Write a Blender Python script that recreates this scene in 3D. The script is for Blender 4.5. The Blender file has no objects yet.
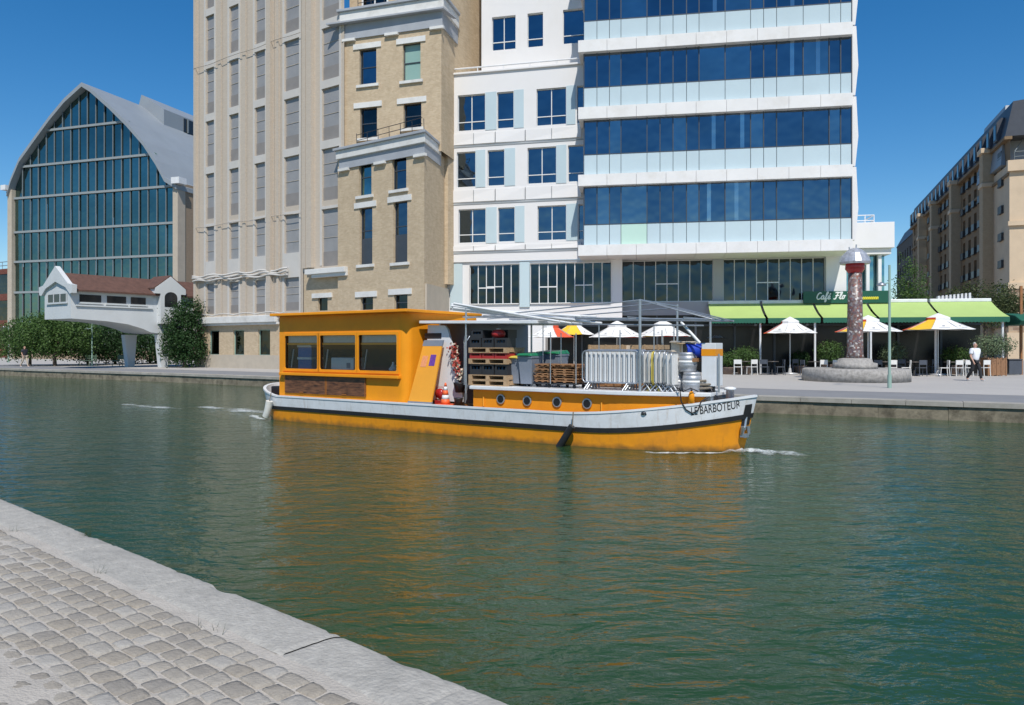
import bpy, bmesh, math, random
from mathutils import Vector, Matrix, noise as mnoise
random.seed(7)
R = math.radians
scene = bpy.context.scene
COL = scene.collection

# ------------------------------------------------------------------ camera, sky, sun, exposure
FPX, CAMZ, YH = 760.0, 2.10, 346.0          # focal length in pixels, eye height above the water, horizon row
cam_d = bpy.data.cameras.new('camera'); cam = bpy.data.objects.new('camera', cam_d); COL.objects.link(cam)
cam_d.sensor_width = 36.0; cam_d.lens = 36.0 * FPX / 1024.0
cam_d.shift_y = (YH - 352.5) / 1024.0
cam_d.clip_start = 0.05; cam_d.clip_end = 6000
cam.location = (0, 0, CAMZ); cam.rotation_euler = (R(90), 0, 0)
scene.camera = cam
SUN_EL = R(52); SUN_DIR = Vector((0.12, -0.993, 0)).normalized()
world = bpy.data.worlds.new('World'); scene.world = world; world.use_nodes = True
wn = world.node_tree.nodes; wl = world.node_tree.links
bg = wn['Background']; sky = wn.new('ShaderNodeTexSky'); sky.sky_type = 'NISHITA'; sky.sun_disc = False
sky.sun_elevation = SUN_EL; sky.sun_rotation = math.atan2(SUN_DIR.x, SUN_DIR.y)
sky.air_density = 1.0; sky.dust_density = 0.1; sky.ozone_density = 3.5; sky.altitude = 100
hs = wn.new('ShaderNodeHueSaturation'); hs.inputs['Saturation'].default_value = 1.36
wl.new(sky.outputs[0], hs.inputs['Color']); wl.new(hs.outputs[0], bg.inputs[0]); bg.inputs[1].default_value = 0.118
sl = bpy.data.lights.new('sun', 'SUN'); sl.energy = 4.3; sl.angle = R(0.55); sl.color = (1.0, 0.955, 0.88)
so = bpy.data.objects.new('sun', sl); COL.objects.link(so)
sd = Vector((SUN_DIR.x * math.cos(SUN_EL), SUN_DIR.y * math.cos(SUN_EL), math.sin(SUN_EL)))
so.rotation_euler = sd.to_track_quat('Z', 'Y').to_euler(); so.location = (20, -40, 60)
scene.view_settings.view_transform = 'Standard'; scene.view_settings.look = 'None'
scene.view_settings.exposure = 0.0; scene.view_settings.gamma = 1.0

# ------------------------------------------------------------------ materials
def mat(name, rgb, rough=0.6, var=0.10, scale=3.0, bump=0.0, bscale=None, metal=0.0, spec=0.5, stain=None, stain_scale=0.6, stain_amt=0.5):
    m = bpy.data.materials.new(name); m.use_nodes = True
    nt = m.node_tree; N = nt.nodes; L = nt.links; b = N['Principled BSDF']
    b.inputs['Roughness'].default_value = rough; b.inputs['Metallic'].default_value = metal
    b.inputs['Specular IOR Level'].default_value = spec
    tc = N.new('ShaderNodeTexCoord')
    nz = N.new('ShaderNodeTexNoise'); nz.inputs['Scale'].default_value = scale; nz.inputs['Detail'].default_value = 6; nz.inputs['Roughness'].default_value = .65
    L.new(tc.outputs['Object'], nz.inputs['Vector'])
    cr = N.new('ShaderNodeValToRGB'); cr.color_ramp.elements[0].position = .3; cr.color_ramp.elements[1].position = .7
    cr.color_ramp.elements[0].color = (*[max(0, c * (1 - var)) for c in rgb], 1)
    cr.color_ramp.elements[1].color = (*[min(1, c * (1 + var)) for c in rgb], 1)
    L.new(nz.outputs['Fac'], cr.inputs['Fac'])
    out = cr.outputs['Color']
    if stain:
        n2 = N.new('ShaderNodeTexNoise'); n2.inputs['Scale'].default_value = stain_scale; n2.inputs['Detail'].default_value = 9; n2.inputs['Roughness'].default_value = .7
        L.new(tc.outputs['Object'], n2.inputs['Vector'])
        r2 = N.new('ShaderNodeValToRGB'); r2.color_ramp.elements[0].position = .48; r2.color_ramp.elements[1].position = .72
        r2.color_ramp.elements[0].color = (0, 0, 0, 1); r2.color_ramp.elements[1].color = (stain_amt,) * 3 + (1,)
        L.new(n2.outputs['Fac'], r2.inputs['Fac'])
        mx = N.new('ShaderNodeMix'); mx.data_type = 'RGBA'
        L.new(r2.outputs['Color'], mx.inputs['Factor']); L.new(out, mx.inputs['A']); mx.inputs['B'].default_value = (*stain, 1)
        out = mx.outputs['Result']
    L.new(out, b.inputs['Base Color'])
    if bump:
        nb = N.new('ShaderNodeTexNoise'); nb.inputs['Scale'].default_value = bscale or scale * 4; nb.inputs['Detail'].default_value = 5
        L.new(tc.outputs['Object'], nb.inputs['Vector'])
        bp = N.new('ShaderNodeBump'); bp.inputs['Strength'].default_value = bump; bp.inputs['Distance'].default_value = 0.02
        L.new(nb.outputs['Fac'], bp.inputs['Height']); L.new(bp.outputs['Normal'], b.inputs['Normal'])
    return m

def brick(name, c1, c2, mortar, bw=0.24, bh=0.075, var=0.35, stain=(.30, .22, .14), stain_amt=.5, rough=.85):
    m = bpy.data.materials.new(name); m.use_nodes = True
    nt = m.node_tree; N = nt.nodes; L = nt.links; b = N['Principled BSDF']; b.inputs['Roughness'].default_value = rough
    b.inputs['Specular IOR Level'].default_value = .25
    tc = N.new('ShaderNodeTexCoord'); sx = N.new('ShaderNodeSeparateXYZ'); L.new(tc.outputs['Object'], sx.inputs[0])
    ad = N.new('ShaderNodeMath'); ad.operation = 'ADD'; L.new(sx.outputs[0], ad.inputs[0]); L.new(sx.outputs[1], ad.inputs[1])
    cx = N.new('ShaderNodeCombineXYZ'); L.new(ad.outputs[0], cx.inputs[0]); L.new(sx.outputs[2], cx.inputs[1])
    bt = N.new('ShaderNodeTexBrick'); L.new(cx.outputs[0], bt.inputs['Vector'])
    bt.inputs['Color1'].default_value = (*c1, 1); bt.inputs['Color2'].default_value = (*c2, 1); bt.inputs['Mortar'].default_value = (*mortar, 1)
    bt.inputs['Scale'].default_value = 1; bt.inputs['Brick Width'].default_value = bw; bt.inputs['Row Height'].default_value = bh
    bt.inputs['Mortar Size'].default_value = .012; bt.inputs['Mortar Smooth'].default_value = .3
    n2 = N.new('ShaderNodeTexNoise'); n2.inputs['Scale'].default_value = 2.2; n2.inputs['Detail'].default_value = 10; n2.inputs['Roughness'].default_value = .75
    L.new(tc.outputs['Object'], n2.inputs['Vector'])
    r2 = N.new('ShaderNodeValToRGB'); r2.color_ramp.elements[0].position = .42; r2.color_ramp.elements[1].position = .75
    r2.color_ramp.elements[0].color = (0, 0, 0, 1); r2.color_ramp.elements[1].color = (stain_amt,) * 3 + (1,)
    L.new(n2.outputs['Fac'], r2.inputs['Fac'])
    mx = N.new('ShaderNodeMix'); mx.data_type = 'RGBA'
    L.new(r2.outputs['Color'], mx.inputs['Factor']); L.new(bt.outputs['Color'], mx.inputs['A']); mx.inputs['B'].default_value = (*stain, 1)
    L.new(mx.outputs['Result'], b.inputs['Base Color'])
    bp = N.new('ShaderNodeBump'); bp.inputs['Strength'].default_value = .25; bp.inputs['Distance'].default_value = .01
    L.new(n2.outputs['Fac'], bp.inputs['Height']); L.new(bp.outputs['Normal'], b.inputs['Normal'])
    return m

def mirror_glass(name, rgb, rough=.03, bump=.012, scale=.35, tint_var=.25):
    m = bpy.data.materials.new(name); m.use_nodes = True
    nt = m.node_tree; N = nt.nodes; L = nt.links; b = N['Principled BSDF']
    b.inputs['Roughness'].default_value = rough; b.inputs['Metallic'].default_value = 1.0
    tc = N.new('ShaderNodeTexCoord'); nz = N.new('ShaderNodeTexNoise'); nz.inputs['Scale'].default_value = scale; nz.inputs['Detail'].default_value = 3
    L.new(tc.outputs['Object'], nz.inputs['Vector'])
    cr = N.new('ShaderNodeValToRGB'); cr.color_ramp.elements[0].position = .35; cr.color_ramp.elements[1].position = .65
    cr.color_ramp.elements[0].color = (*[c * (1 - tint_var) for c in rgb], 1); cr.color_ramp.elements[1].color = (*[c * (1 + tint_var) for c in rgb], 1)
    L.new(nz.outputs['Fac'], cr.inputs['Fac']); L.new(cr.outputs['Color'], b.inputs['Base Color'])
    n3 = N.new('ShaderNodeTexNoise'); n3.inputs['Scale'].default_value = 1.3; n3.inputs['Detail'].default_value = 1
    L.new(tc.outputs['Object'], n3.inputs['Vector'])
    bp = N.new('ShaderNodeBump'); bp.inputs['Strength'].default_value = 1.0; bp.inputs['Distance'].default_value = bump
    L.new(n3.outputs['Fac'], bp.inputs['Height']); L.new(bp.outputs['Normal'], b.inputs['Normal'])
    return m

def clear_glass(name, tint=(.75, .8, .8), gloss=.12):
    m = bpy.data.materials.new(name); m.use_nodes = True
    nt = m.node_tree; N = nt.nodes; L = nt.links; N.remove(N['Principled BSDF'])
    t = N.new('ShaderNodeBsdfTransparent'); t.inputs[0].default_value = (*tint, 1)
    g = N.new('ShaderNodeBsdfGlossy'); g.inputs['Roughness'].default_value = .03
    fr = N.new('ShaderNodeFresnel'); fr.inputs[0].default_value = 1.5
    ad = N.new('ShaderNodeMath'); ad.operation = 'ADD'; ad.inputs[1].default_value = gloss * .4; L.new(fr.outputs[0], ad.inputs[0])
    mx = N.new('ShaderNodeMixShader'); L.new(ad.outputs[0], mx.inputs[0]); L.new(t.outputs[0], mx.inputs[1]); L.new(g.outputs[0], mx.inputs[2])
    L.new(mx.outputs[0], N['Material Output'].inputs[0])
    return m

def water_material():
    m = bpy.data.materials.new('canal_water'); m.use_nodes = True
    nt = m.node_tree; N = nt.nodes; L = nt.links; b = N['Principled BSDF']
    b.inputs['Roughness'].default_value = .05; b.inputs['IOR'].default_value = 1.33
    tc = N.new('ShaderNodeTexCoord')
    n0 = N.new('ShaderNodeTexNoise'); n0.inputs['Scale'].default_value = .12; n0.inputs['Detail'].default_value = 4
    L.new(tc.outputs['Object'], n0.inputs['Vector'])
    cr = N.new('ShaderNodeValToRGB'); cr.color_ramp.elements[0].position = .35; cr.color_ramp.elements[1].position = .65
    cr.color_ramp.elements[0].color = (.015, .047, .018, 1); cr.color_ramp.elements[1].color = (.025, .067, .027, 1)
    L.new(n0.outputs['Fac'], cr.inputs['Fac']); L.new(cr.outputs['Color'], b.inputs['Base Color'])
    prev = None
    for sc, st, dist, rot in ((9.5, .75, .018, 8), (3.6, .85, .065, -14), (1.1, .42, .13, 20)):
        mp = N.new('ShaderNodeMapping'); mp.inputs['Rotation'].default_value = (0, 0, R(rot)); mp.inputs['Scale'].default_value = (.55, 1.0, 1)
        L.new(tc.outputs['Object'], mp.inputs['Vector'])
        n = N.new('ShaderNodeTexNoise'); n.inputs['Scale'].default_value = sc; n.inputs['Detail'].default_value = 3.5; n.inputs['Roughness'].default_value = .55; n.inputs['Distortion'].default_value = .4
        L.new(mp.outputs[0], n.inputs['Vector'])
        bp = N.new('ShaderNodeBump'); bp.inputs['Strength'].default_value = st; bp.inputs['Distance'].default_value = dist
        L.new(n.outputs['Fac'], bp.inputs['Height'])
        if prev: L.new(prev, bp.inputs['Normal'])
        prev = bp.outputs['Normal']
    L.new(prev, b.inputs['Normal'])
    return m

def stone_material(name, base, dark):
    """stone whose tone varies stone by stone (attribute 'tone') plus grain"""
    m = mat(name, base, .85, .12, 18, .5, 60)
    nt = m.node_tree; N = nt.nodes; L = nt.links; b = N['Principled BSDF']
    at = N.new('ShaderNodeAttribute'); at.attribute_name = 'tone'
    src = b.inputs['Base Color'].links[0].from_socket
    cr = N.new('ShaderNodeValToRGB'); e = cr.color_ramp.elements
    e[0].color = (*dark, 1); e[1].color = (1, 1, 1, 1); e.new(.35).color = (.84, .79, .72, 1); e.new(.7).color = (.95, .93, .90, 1)
    L.new(at.outputs['Fac'], cr.inputs['Fac'])
    mx = N.new('ShaderNodeMix'); mx.data_type = 'RGBA'; mx.blend_type = 'MULTIPLY'; mx.inputs['Factor'].default_value = 1
    L.new(src, mx.inputs['A']); L.new(cr.outputs['Color'], mx.inputs['B']); L.new(mx.outputs['Result'], b.inputs['Base Color'])
    return m

def leaf_material(name, c1, c2):
    m = mat(name, c1, .55, .0, 1.1, spec=.3)
    cr = [n for n in m.node_tree.nodes if n.type == 'VALTORGB'][0]
    cr.color_ramp.elements[0].color = (*c1, 1); cr.color_ramp.elements[1].color = (*c2, 1)
    b = m.node_tree.nodes['Principled BSDF']
    nt = m.node_tree
    tr = nt.nodes.new('ShaderNodeBsdfTranslucent'); nt.links.new(cr.outputs['Color'], tr.inputs[0])
    mx = nt.nodes.new('ShaderNodeMixShader'); mx.inputs[0].default_value = .3
    nt.links.new(b.outputs[0], mx.inputs[1]); nt.links.new(tr.outputs[0], mx.inputs[2]); nt.links.new(mx.outputs[0], nt.nodes['Material Output'].inputs[0])
    return m

def wood(name, c1, c2, rough=.6, sx=1.2, sz=14):
    m = mat(name, c1, rough, 0, 4)
    nt = m.node_tree; N = nt.nodes; L = nt.links
    nz = [n for n in N if n.type == 'TEX_NOISE'][0]; tc = [n for n in N if n.type == 'TEX_COORD'][0]
    mp = N.new('ShaderNodeMapping'); mp.inputs['Scale'].default_value = (sx, sx, sz); L.new(tc.outputs['Object'], mp.inputs[0]); L.new(mp.outputs[0], nz.inputs['Vector'])
    cr = [n for n in N if n.type == 'VALTORGB'][0]; cr.color_ramp.elements[0].color = (*c1, 1); cr.color_ramp.elements[1].color = (*c2, 1)
    return m

M = dict(
    orange=mat('orange_paint', (.84, .31, .014), .45, .06, 1.6, .05, 8, spec=.2, stain=(.5, .17, .03), stain_amt=.35),
    orange_deep=mat('orange_hull_paint', (.83, .31, .018), .4, .08, 1.2, .05, 5, spec=.25, stain=(.42, .16, .04), stain_scale=1.5, stain_amt=.45),
    yellow=mat('yellow_paint', (.83, .36, .03), .4, .05, 2),
    brownpaint=mat('brown_paint', (.36, .13, .025), .45, .12, 2, stain=(.2, .08, .03)),
    boatwhite=mat('boat_white_paint', (.72, .73, .74), .35, .05, 2, .04, 6, stain=(.5, .47, .4), stain_scale=2.5, stain_amt=.3),
    black=mat('black_rubber', (.018, .018, .02), .55, .2, 4),
    darkmetal=mat('dark_metal', (.06, .06, .065), .45, .2, 6, metal=.5),
    galv=mat('galvanised_steel', (.46, .48, .5), .38, .15, 9, metal=.75),
    steel=mat('keg_steel', (.42, .43, .45), .5, .12, 6, metal=.6),
    panelwood=wood('old_wood', (.022, .010, .007), (.26, .11, .05), .55, 1.0, 5),
    pallet=wood('pallet_wood', (.30, .19, .10), (.52, .36, .21), .8, 6, 8),
    plank=wood('brown_wood_slats', (.22, .10, .04), (.42, .22, .10), .7, 4, 10),
    redplastic=mat('red_plastic', (.38, .025, .025), .4, .1, 5),
    blackplastic=mat('black_plastic', (.025, .025, .028), .45, .2, 6),
    greyplastic=mat('grey_plastic', (.20, .225, .27), .45, .08, 4),
    greenplastic=mat('green_plastic', (.02, .19, .085), .4, .08, 4),
    yelplastic=mat('yellow_plastic', (.60, .48, .08), .45, .1, 4),
    blueplastic=mat('blue_plastic', (.015, .05, .42), .35, .1, 4),
    coolblue=mat('cool_box_blue', (.04, .16, .42), .4, .08, 4),
    coneorange=mat('cone_orange', (.85, .13, .03), .5, .08, 6),
    paperwhite=mat('white_plastic', (.75, .75, .74), .45, .04, 4),
    cardboard=mat('cardboard', (.52, .36, .2), .85, .1, 4),
    paleboard=mat('pale_cardboard', (.62, .52, .40), .85, .08, 4),
    rope=mat('rope', (.20, .17, .13), .9, .3, 30),
    flower=mat('red_orange_petals', (.50, .085, .06), .6, .3, 30),
    purple=mat('purple_poster', (.15, .05, .30), .5, .3, 22),
    pink=mat('pink_poster', (.80, .32, .14), .5, .18, 30),
    fender=mat('white_fender', (.74, .72, .66), .5, .1, 8, stain=(.4, .3, .18), stain_scale=4, stain_amt=.6),
    brickT=brick('tower_brick', (.60, .475, .32), (.51, .39, .25), (.52, .43, .32)),
    brickN=brick('netted_brick', (.57, .488, .398), (.52, .442, .36), (.52, .455, .38), stain=(.45, .40, .335), stain_amt=.4),
    netgrey=mat('netted_pane', (.30, .295, .295), .35, .12, .7, spec=.4),
    netgrey2=mat('netted_spandrel', (.255, .235, .22), .6, .10, .9),
    netwhite=mat('netted_lintel', (.57, .54, .50), .8, .06, 1),
    netline=mat('net_seam', (.40, .355, .30), .9, .2, 6),
    stonewhite=mat('pale_stone', (.70, .69, .66), .75, .06, 1.2, .15, 10, stain=(.38, .35, .3), stain_scale=.9, stain_amt=.45),
    frieze=mat('grey_stone_frieze', (.36, .38, .41), .8, .08, 1.2, .15, 8),
    basestone=mat('base_stone', (.46, .40, .32), .85, .08, 1.5, .2, 9),
    white=mat('white_facade', (.74, .725, .715), .6, .025, .5, .04, 4, stain=(.62, .60, .56), stain_scale=.5, stain_amt=.35),
    whiteslab=mat('white_concrete', (.76, .745, .725), .65, .05, .6, .08, 5, stain=(.52, .48, .41), stain_scale=.9, stain_amt=.35),
    greywall=mat('grey_wall', (.34, .36, .37), .7, .06, .8),
    frosted=mat('frosted_glass_panel', (.50, .60, .63), .18, .04, .4, spec=.5),
    frostedg=mat('green_frosted_panel', (.50, .68, .58), .18, .04, .4, spec=.5),
    blueglass=mirror_glass('blue_window_glass', (.13, .17, .21), bump=.02, tint_var=.1), blueglass3=mirror_glass('curtained_window_glass', (.34, .38, .40), rough=.15, bump=.02, tint_var=.1), blueglass2=mirror_glass('paler_blue_window_glass', (.21, .25, .28), rough=.08, bump=.02, tint_var=.1),
    darkglass=mirror_glass('dark_window_glass', (.05, .06, .065), bump=.02),
    teal=mirror_glass('teal_window_glass', (.20, .34, .36), bump=.02),
    archglass=mirror_glass('curtain_wall_glass', (.15, .235, .225), rough=.06, bump=.012, scale=.12, tint_var=.22),
    greenpane=mat('pale_green_blind', (.27, .42, .37), .3, .06, .8),
    darkpane=mat('dark_pane', (.02, .022, .025), .08, .2, 1, spec=.6),
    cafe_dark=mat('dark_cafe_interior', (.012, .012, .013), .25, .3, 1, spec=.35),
    mullion=mat('dark_mullion', (.05, .06, .075), .4, .1, 2),
    whiteframe=mat('white_window_frame', (.74, .74, .73), .45, .03, 2),
    archframe=mat('grey_steel_frame', (.17, .20, .215), .5, .06, 1.5),
    zinc=mat('zinc_roof', (.27, .30, .325), .45, .06, .4, stain=(.27, .29, .31), stain_scale=.3, stain_amt=.5),
    archbrown=brick('brown_gable_brick', (.34, .25, .17), (.29, .21, .14), (.30, .25, .2)),
    transom=mat('grey_transom', (.27, .30, .305), .5, .06, 1.5),
    tile=mat('red_roof_tiles', (.115, .058, .042), .8, .25, 3, .4, 9),
    galwhite=mat('gallery_white', (.60, .62, .625), .65, .04, .6, .06, 5, stain=(.5, .5, .48), stain_scale=.7, stain_amt=.4),
    brickR=brick('ochre_brick', (.27, .18, .10), (.235, .155, .085), (.22, .165, .11), stain=(.15, .10, .06)),
    brickP=brick('cream_brick', (.50, .37, .235), (.45, .33, .20), (.42, .33, .23), stain=(.33, .23, .14)),
    stoneR=mat('cream_stone', (.62, .48, .33), .8, .08, .6, .1, 4),
    pillarbrick=brick('mottled_pillar_brick', (.50, .38, .26), (.26, .17, .12), (.42, .36, .3), bw=.9, bh=.35),
    slate=mat('slate_roof', (.05, .056, .07), .5, .2, .7),
    redbrown=mat('rust_red_facade', (.16, .05, .03), .7, .15, .6),
    lime=mat('lime_awning_canvas', (.39, .52, .17), .8, .05, .8, .05, 6),
    dgreen=mat('dark_green_canvas', (.012, .11, .065), .7, .1, 2),
    signgreen=mat('sign_green', (.010, .085, .05), .4, .08, 1),
    yellowtext=mat('yellow_lettering', (.72, .62, .04), .5, .04, 4),
    umbwhite=mat('parasol_white_canvas', (.78, .77, .75), .8, .03, 2),
    umbred=mat('parasol_red_canvas', (.68, .09, .035), .8, .05, 2),
    umbyel=mat('parasol_yellow_canvas', (.82, .50, .03), .8, .05, 2),
    umbnavy=mat('parasol_navy_canvas', (.11, .11, .19), .8, .05, 2),
    umbgrey=mat('parasol_grey_canvas', (.25, .26, .28), .8, .05, 2),
    greylogo=mat('grey_print', (.42, .42, .42), .7, .2, 30),
    alu=mat('aluminium_pole', (.55, .55, .55), .4, .05, 3, metal=.4),
    chairwhite=mat('white_chair_paint', (.70, .69, .66), .5, .05, 3),
    chairdark=mat('grey_chair_paint', (.07, .08, .10), .5, .1, 3),
    tabletop=mat('dark_table_top', (.10, .085, .075), .4, .1, 3),
    planterwood=wood('planter_wood', (.20, .10, .05), (.34, .18, .09), .7, 8, 1.5),
    terracotta=mat('planter_clay', (.22, .16, .13), .8, .1, 4),
    mosaic=None, dome=None,
    lampgreen=mat('pale_green_lamp_paint', (.28, .40, .34), .5, .06, 3),
    bark=mat('bark', (.10, .075, .055), .9, .25, 6, .6, 20),
    leaf_a=leaf_material('leaves_mid_green', (.045, .095, .020), (.11, .19, .05)),
    leaf_b=leaf_material('leaves_dark_green', (.018, .050, .014), (.045, .10, .03)),
    leaf_c=leaf_material('leaves_olive', (.035, .055, .016), (.09, .11, .04)),
    leaf_d=leaf_material('leaves_grey_green', (.09, .13, .07), (.2, .26, .14)),
    paving=mat('pale_paving', (.43, .405, .375), .85, .07, .5, .1, 6, stain=(.33, .31, .29), stain_scale=.25, stain_amt=.5),
    asphalt=mat('grey_asphalt_strip', (.22, .22, .225), .9, .08, .8, .2, 20),
    copingfar=mat('far_coping_stone', (.36, .335, .29), .85, .2, 1.3, .2, 8, stain=(.2, .18, .14), stain_scale=1.2, stain_amt=.6),
    quaywall=mat('quay_wall_stone', (.235, .20, .14), .9, .35, 1.8, .8, 5, stain=(.05, .042, .026), stain_scale=2.6, stain_amt=.95),
    ground=mat('ground', (.34, .32, .29), .9, .08, .2),
    mortar=mat('sandy_mortar', (.45, .41, .355), .95, .12, 6, .6, 60),
    cobble=stone_material('cobble_granite', (.37, .345, .305), (.72, .70, .68)),
    coping=mat('near_coping_stone', (.40, .378, .335), .92, .16, 14, .7, 42, stain=(.26, .25, .225), stain_scale=2.6, stain_amt=.75),
    skin=mat('skin', (.52, .30, .21), .6, .05, 6), shirt=mat('white_cotton', (.76, .77, .80), .85, .03, 6),
    trousers=mat('black_cotton', (.02, .02, .023), .85, .15, 6), hair=mat('grey_hair', (.45, .43, .40), .8, .15, 20),
    beige=mat('beige_cotton', (.50, .42, .33), .85, .08, 6), darktop=mat('dark_jumper', (.03, .03, .04), .85, .15, 6), darkhair=mat('dark_hair', (.03, .02, .015), .7, .2, 20),
    shoes=mat('pale_shoes', (.5, .5, .5), .6, .1, 6), benchgreen=mat('bench_green', (.10, .15, .10), .6, .1, 5),
    foam=mat('white_foam', (.72, .75, .74), .6, .08, 6, .8, 40),
    signteal=mat('teal_sign', (.02, .20, .19), .4, .1, 3), corten=mat('rusty_post', (.30, .13, .05), .8, .2, 4),
    glass=clear_glass('cabin_glass', (.95, .96, .95), .0),
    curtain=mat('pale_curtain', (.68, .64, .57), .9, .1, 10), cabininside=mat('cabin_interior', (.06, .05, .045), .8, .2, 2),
)
def weather(m, streak, dirt, z0=.02, z1=.16, amt=.5):
    """rust runs down the plating and a dirty band at the waterline, both fixed to the hull"""
    nt = m.node_tree; N = nt.nodes; L = nt.links; b = N['Principled BSDF']; src = b.inputs['Base Color'].links[0].from_socket
    tc = N.new('ShaderNodeTexCoord'); mp = N.new('ShaderNodeMapping'); mp.inputs['Scale'].default_value = (7, 7, .55); L.new(tc.outputs['Object'], mp.inputs[0])
    n = N.new('ShaderNodeTexNoise'); n.inputs['Scale'].default_value = 1.6; n.inputs['Detail'].default_value = 7; n.inputs['Roughness'].default_value = .7; L.new(mp.outputs[0], n.inputs['Vector'])
    cr = N.new('ShaderNodeValToRGB'); cr.color_ramp.elements[0].position = .56; cr.color_ramp.elements[0].color = (0, 0, 0, 1); cr.color_ramp.elements[1].position = .78; cr.color_ramp.elements[1].color = (amt,) * 3 + (1,); L.new(n.outputs['Fac'], cr.inputs[0])
    mx = N.new('ShaderNodeMix'); mx.data_type = 'RGBA'; L.new(cr.outputs[0], mx.inputs['Factor']); L.new(src, mx.inputs['A']); mx.inputs['B'].default_value = (*streak, 1)
    sp = N.new('ShaderNodeSeparateXYZ'); L.new(tc.outputs['Object'], sp.inputs[0]); n2 = N.new('ShaderNodeTexNoise'); n2.inputs['Scale'].default_value = 5; n2.inputs['Detail'].default_value = 6; L.new(tc.outputs['Object'], n2.inputs['Vector'])
    a = N.new('ShaderNodeMath'); a.operation = 'MULTIPLY_ADD'; a.inputs[1].default_value = -.22; L.new(n2.outputs['Fac'], a.inputs[0]); L.new(sp.outputs[2], a.inputs[2])
    mr = N.new('ShaderNodeMapRange'); mr.inputs['From Min'].default_value = z0 - .11; mr.inputs['From Max'].default_value = z1 - .11; mr.inputs['To Min'].default_value = .75; mr.inputs['To Max'].default_value = 0; L.new(a.outputs[0], mr.inputs[0])
    m2 = N.new('ShaderNodeMix'); m2.data_type = 'RGBA'; L.new(mr.outputs[0], m2.inputs['Factor']); L.new(mx.outputs['Result'], m2.inputs['A']); m2.inputs['B'].default_value = (*dirt, 1)
    L.new(m2.outputs['Result'], b.inputs['Base Color'])
weather(M['orange_deep'], (.38, .13, .03), (.10, .075, .035), .0, .13, .5)
M['bulwark'] = mat('bulwark_paint', (.72, .73, .74), .4, .06, 2, .06, 6, stain=(.45, .43, .38), stain_scale=3.5, stain_amt=.45)
weather(M['bulwark'], (.36, .22, .10), (.5, .5, .48), -3, -2.9, .55)
def mosaic():
    m = bpy.data.materials.new('mosaic_shards'); m.use_nodes = True
    nt = m.node_tree; N = nt.nodes; L = nt.links; b = N['Principled BSDF']; b.inputs['Roughness'].default_value = .4
    tc = N.new('ShaderNodeTexCoord'); v = N.new('ShaderNodeTexVoronoi'); v.inputs['Scale'].default_value = 13; L.new(tc.outputs['Object'], v.inputs['Vector'])
    sp = N.new('ShaderNodeSeparateColor'); L.new(v.outputs['Color'], sp.inputs[0])
    cr = N.new('ShaderNodeValToRGB'); cr.color_ramp.interpolation = 'CONSTANT'; e = cr.color_ramp.elements
    e[0].position = 0; e[0].color = (.12, .075, .065, 1); e[1].position = .25; e[1].color = (.20, .14, .12, 1)
    for p, c in ((.45, (.22, .09, .07)), (.6, (.22, .20, .20)), (.76, (.13, .09, .10)), (.93, (.52, .48, .45))): e.new(p).color = (*c, 1)
    L.new(sp.outputs[0], cr.inputs['Fac']); L.new(cr.outputs['Color'], b.inputs['Base Color'])
    return m
M['mosaic'] = mosaic(); M['dome'] = mat('silvery_dome', (.46, .47, .50), .35, .3, 7, metal=.35)
M['redglaze'] = mat('red_glaze', (.38, .02, .02), .25, .2, 12)
M['pedstone'] = mat('pedestal_rubble', (.33, .31, .285), .85, .35, 7, .6, 12)

# ------------------------------------------------------------------ mesh helpers
class Frame:
    """a local frame on the ground: x along, y away, z up; converts picture measurements to local metres"""
    def __init__(s, ox, oy, deg):
        s.o = Vector((ox, oy, 0)); s.a = R(deg); s.c = math.cos(s.a); s.s = math.sin(s.a)
    def x(s, px, y=0):
        k = (px - 512) / FPX; x0 = s.o.x - s.s * y; y0 = s.o.y + s.c * y
        return (k * y0 - x0) / (s.c - k * s.s)
    def z(s, px, py, y=0):
        d = s.o.y + s.c * y + s.s * s.x(px, y)
        return CAMZ - (py - YH) / FPX * d
    def mat(s): return Matrix.Translation(s.o) @ Matrix.Rotation(s.a, 4, 'Z')
    def w(s, x, y, z=0): return s.mat() @ Vector((x, y, z))

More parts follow.
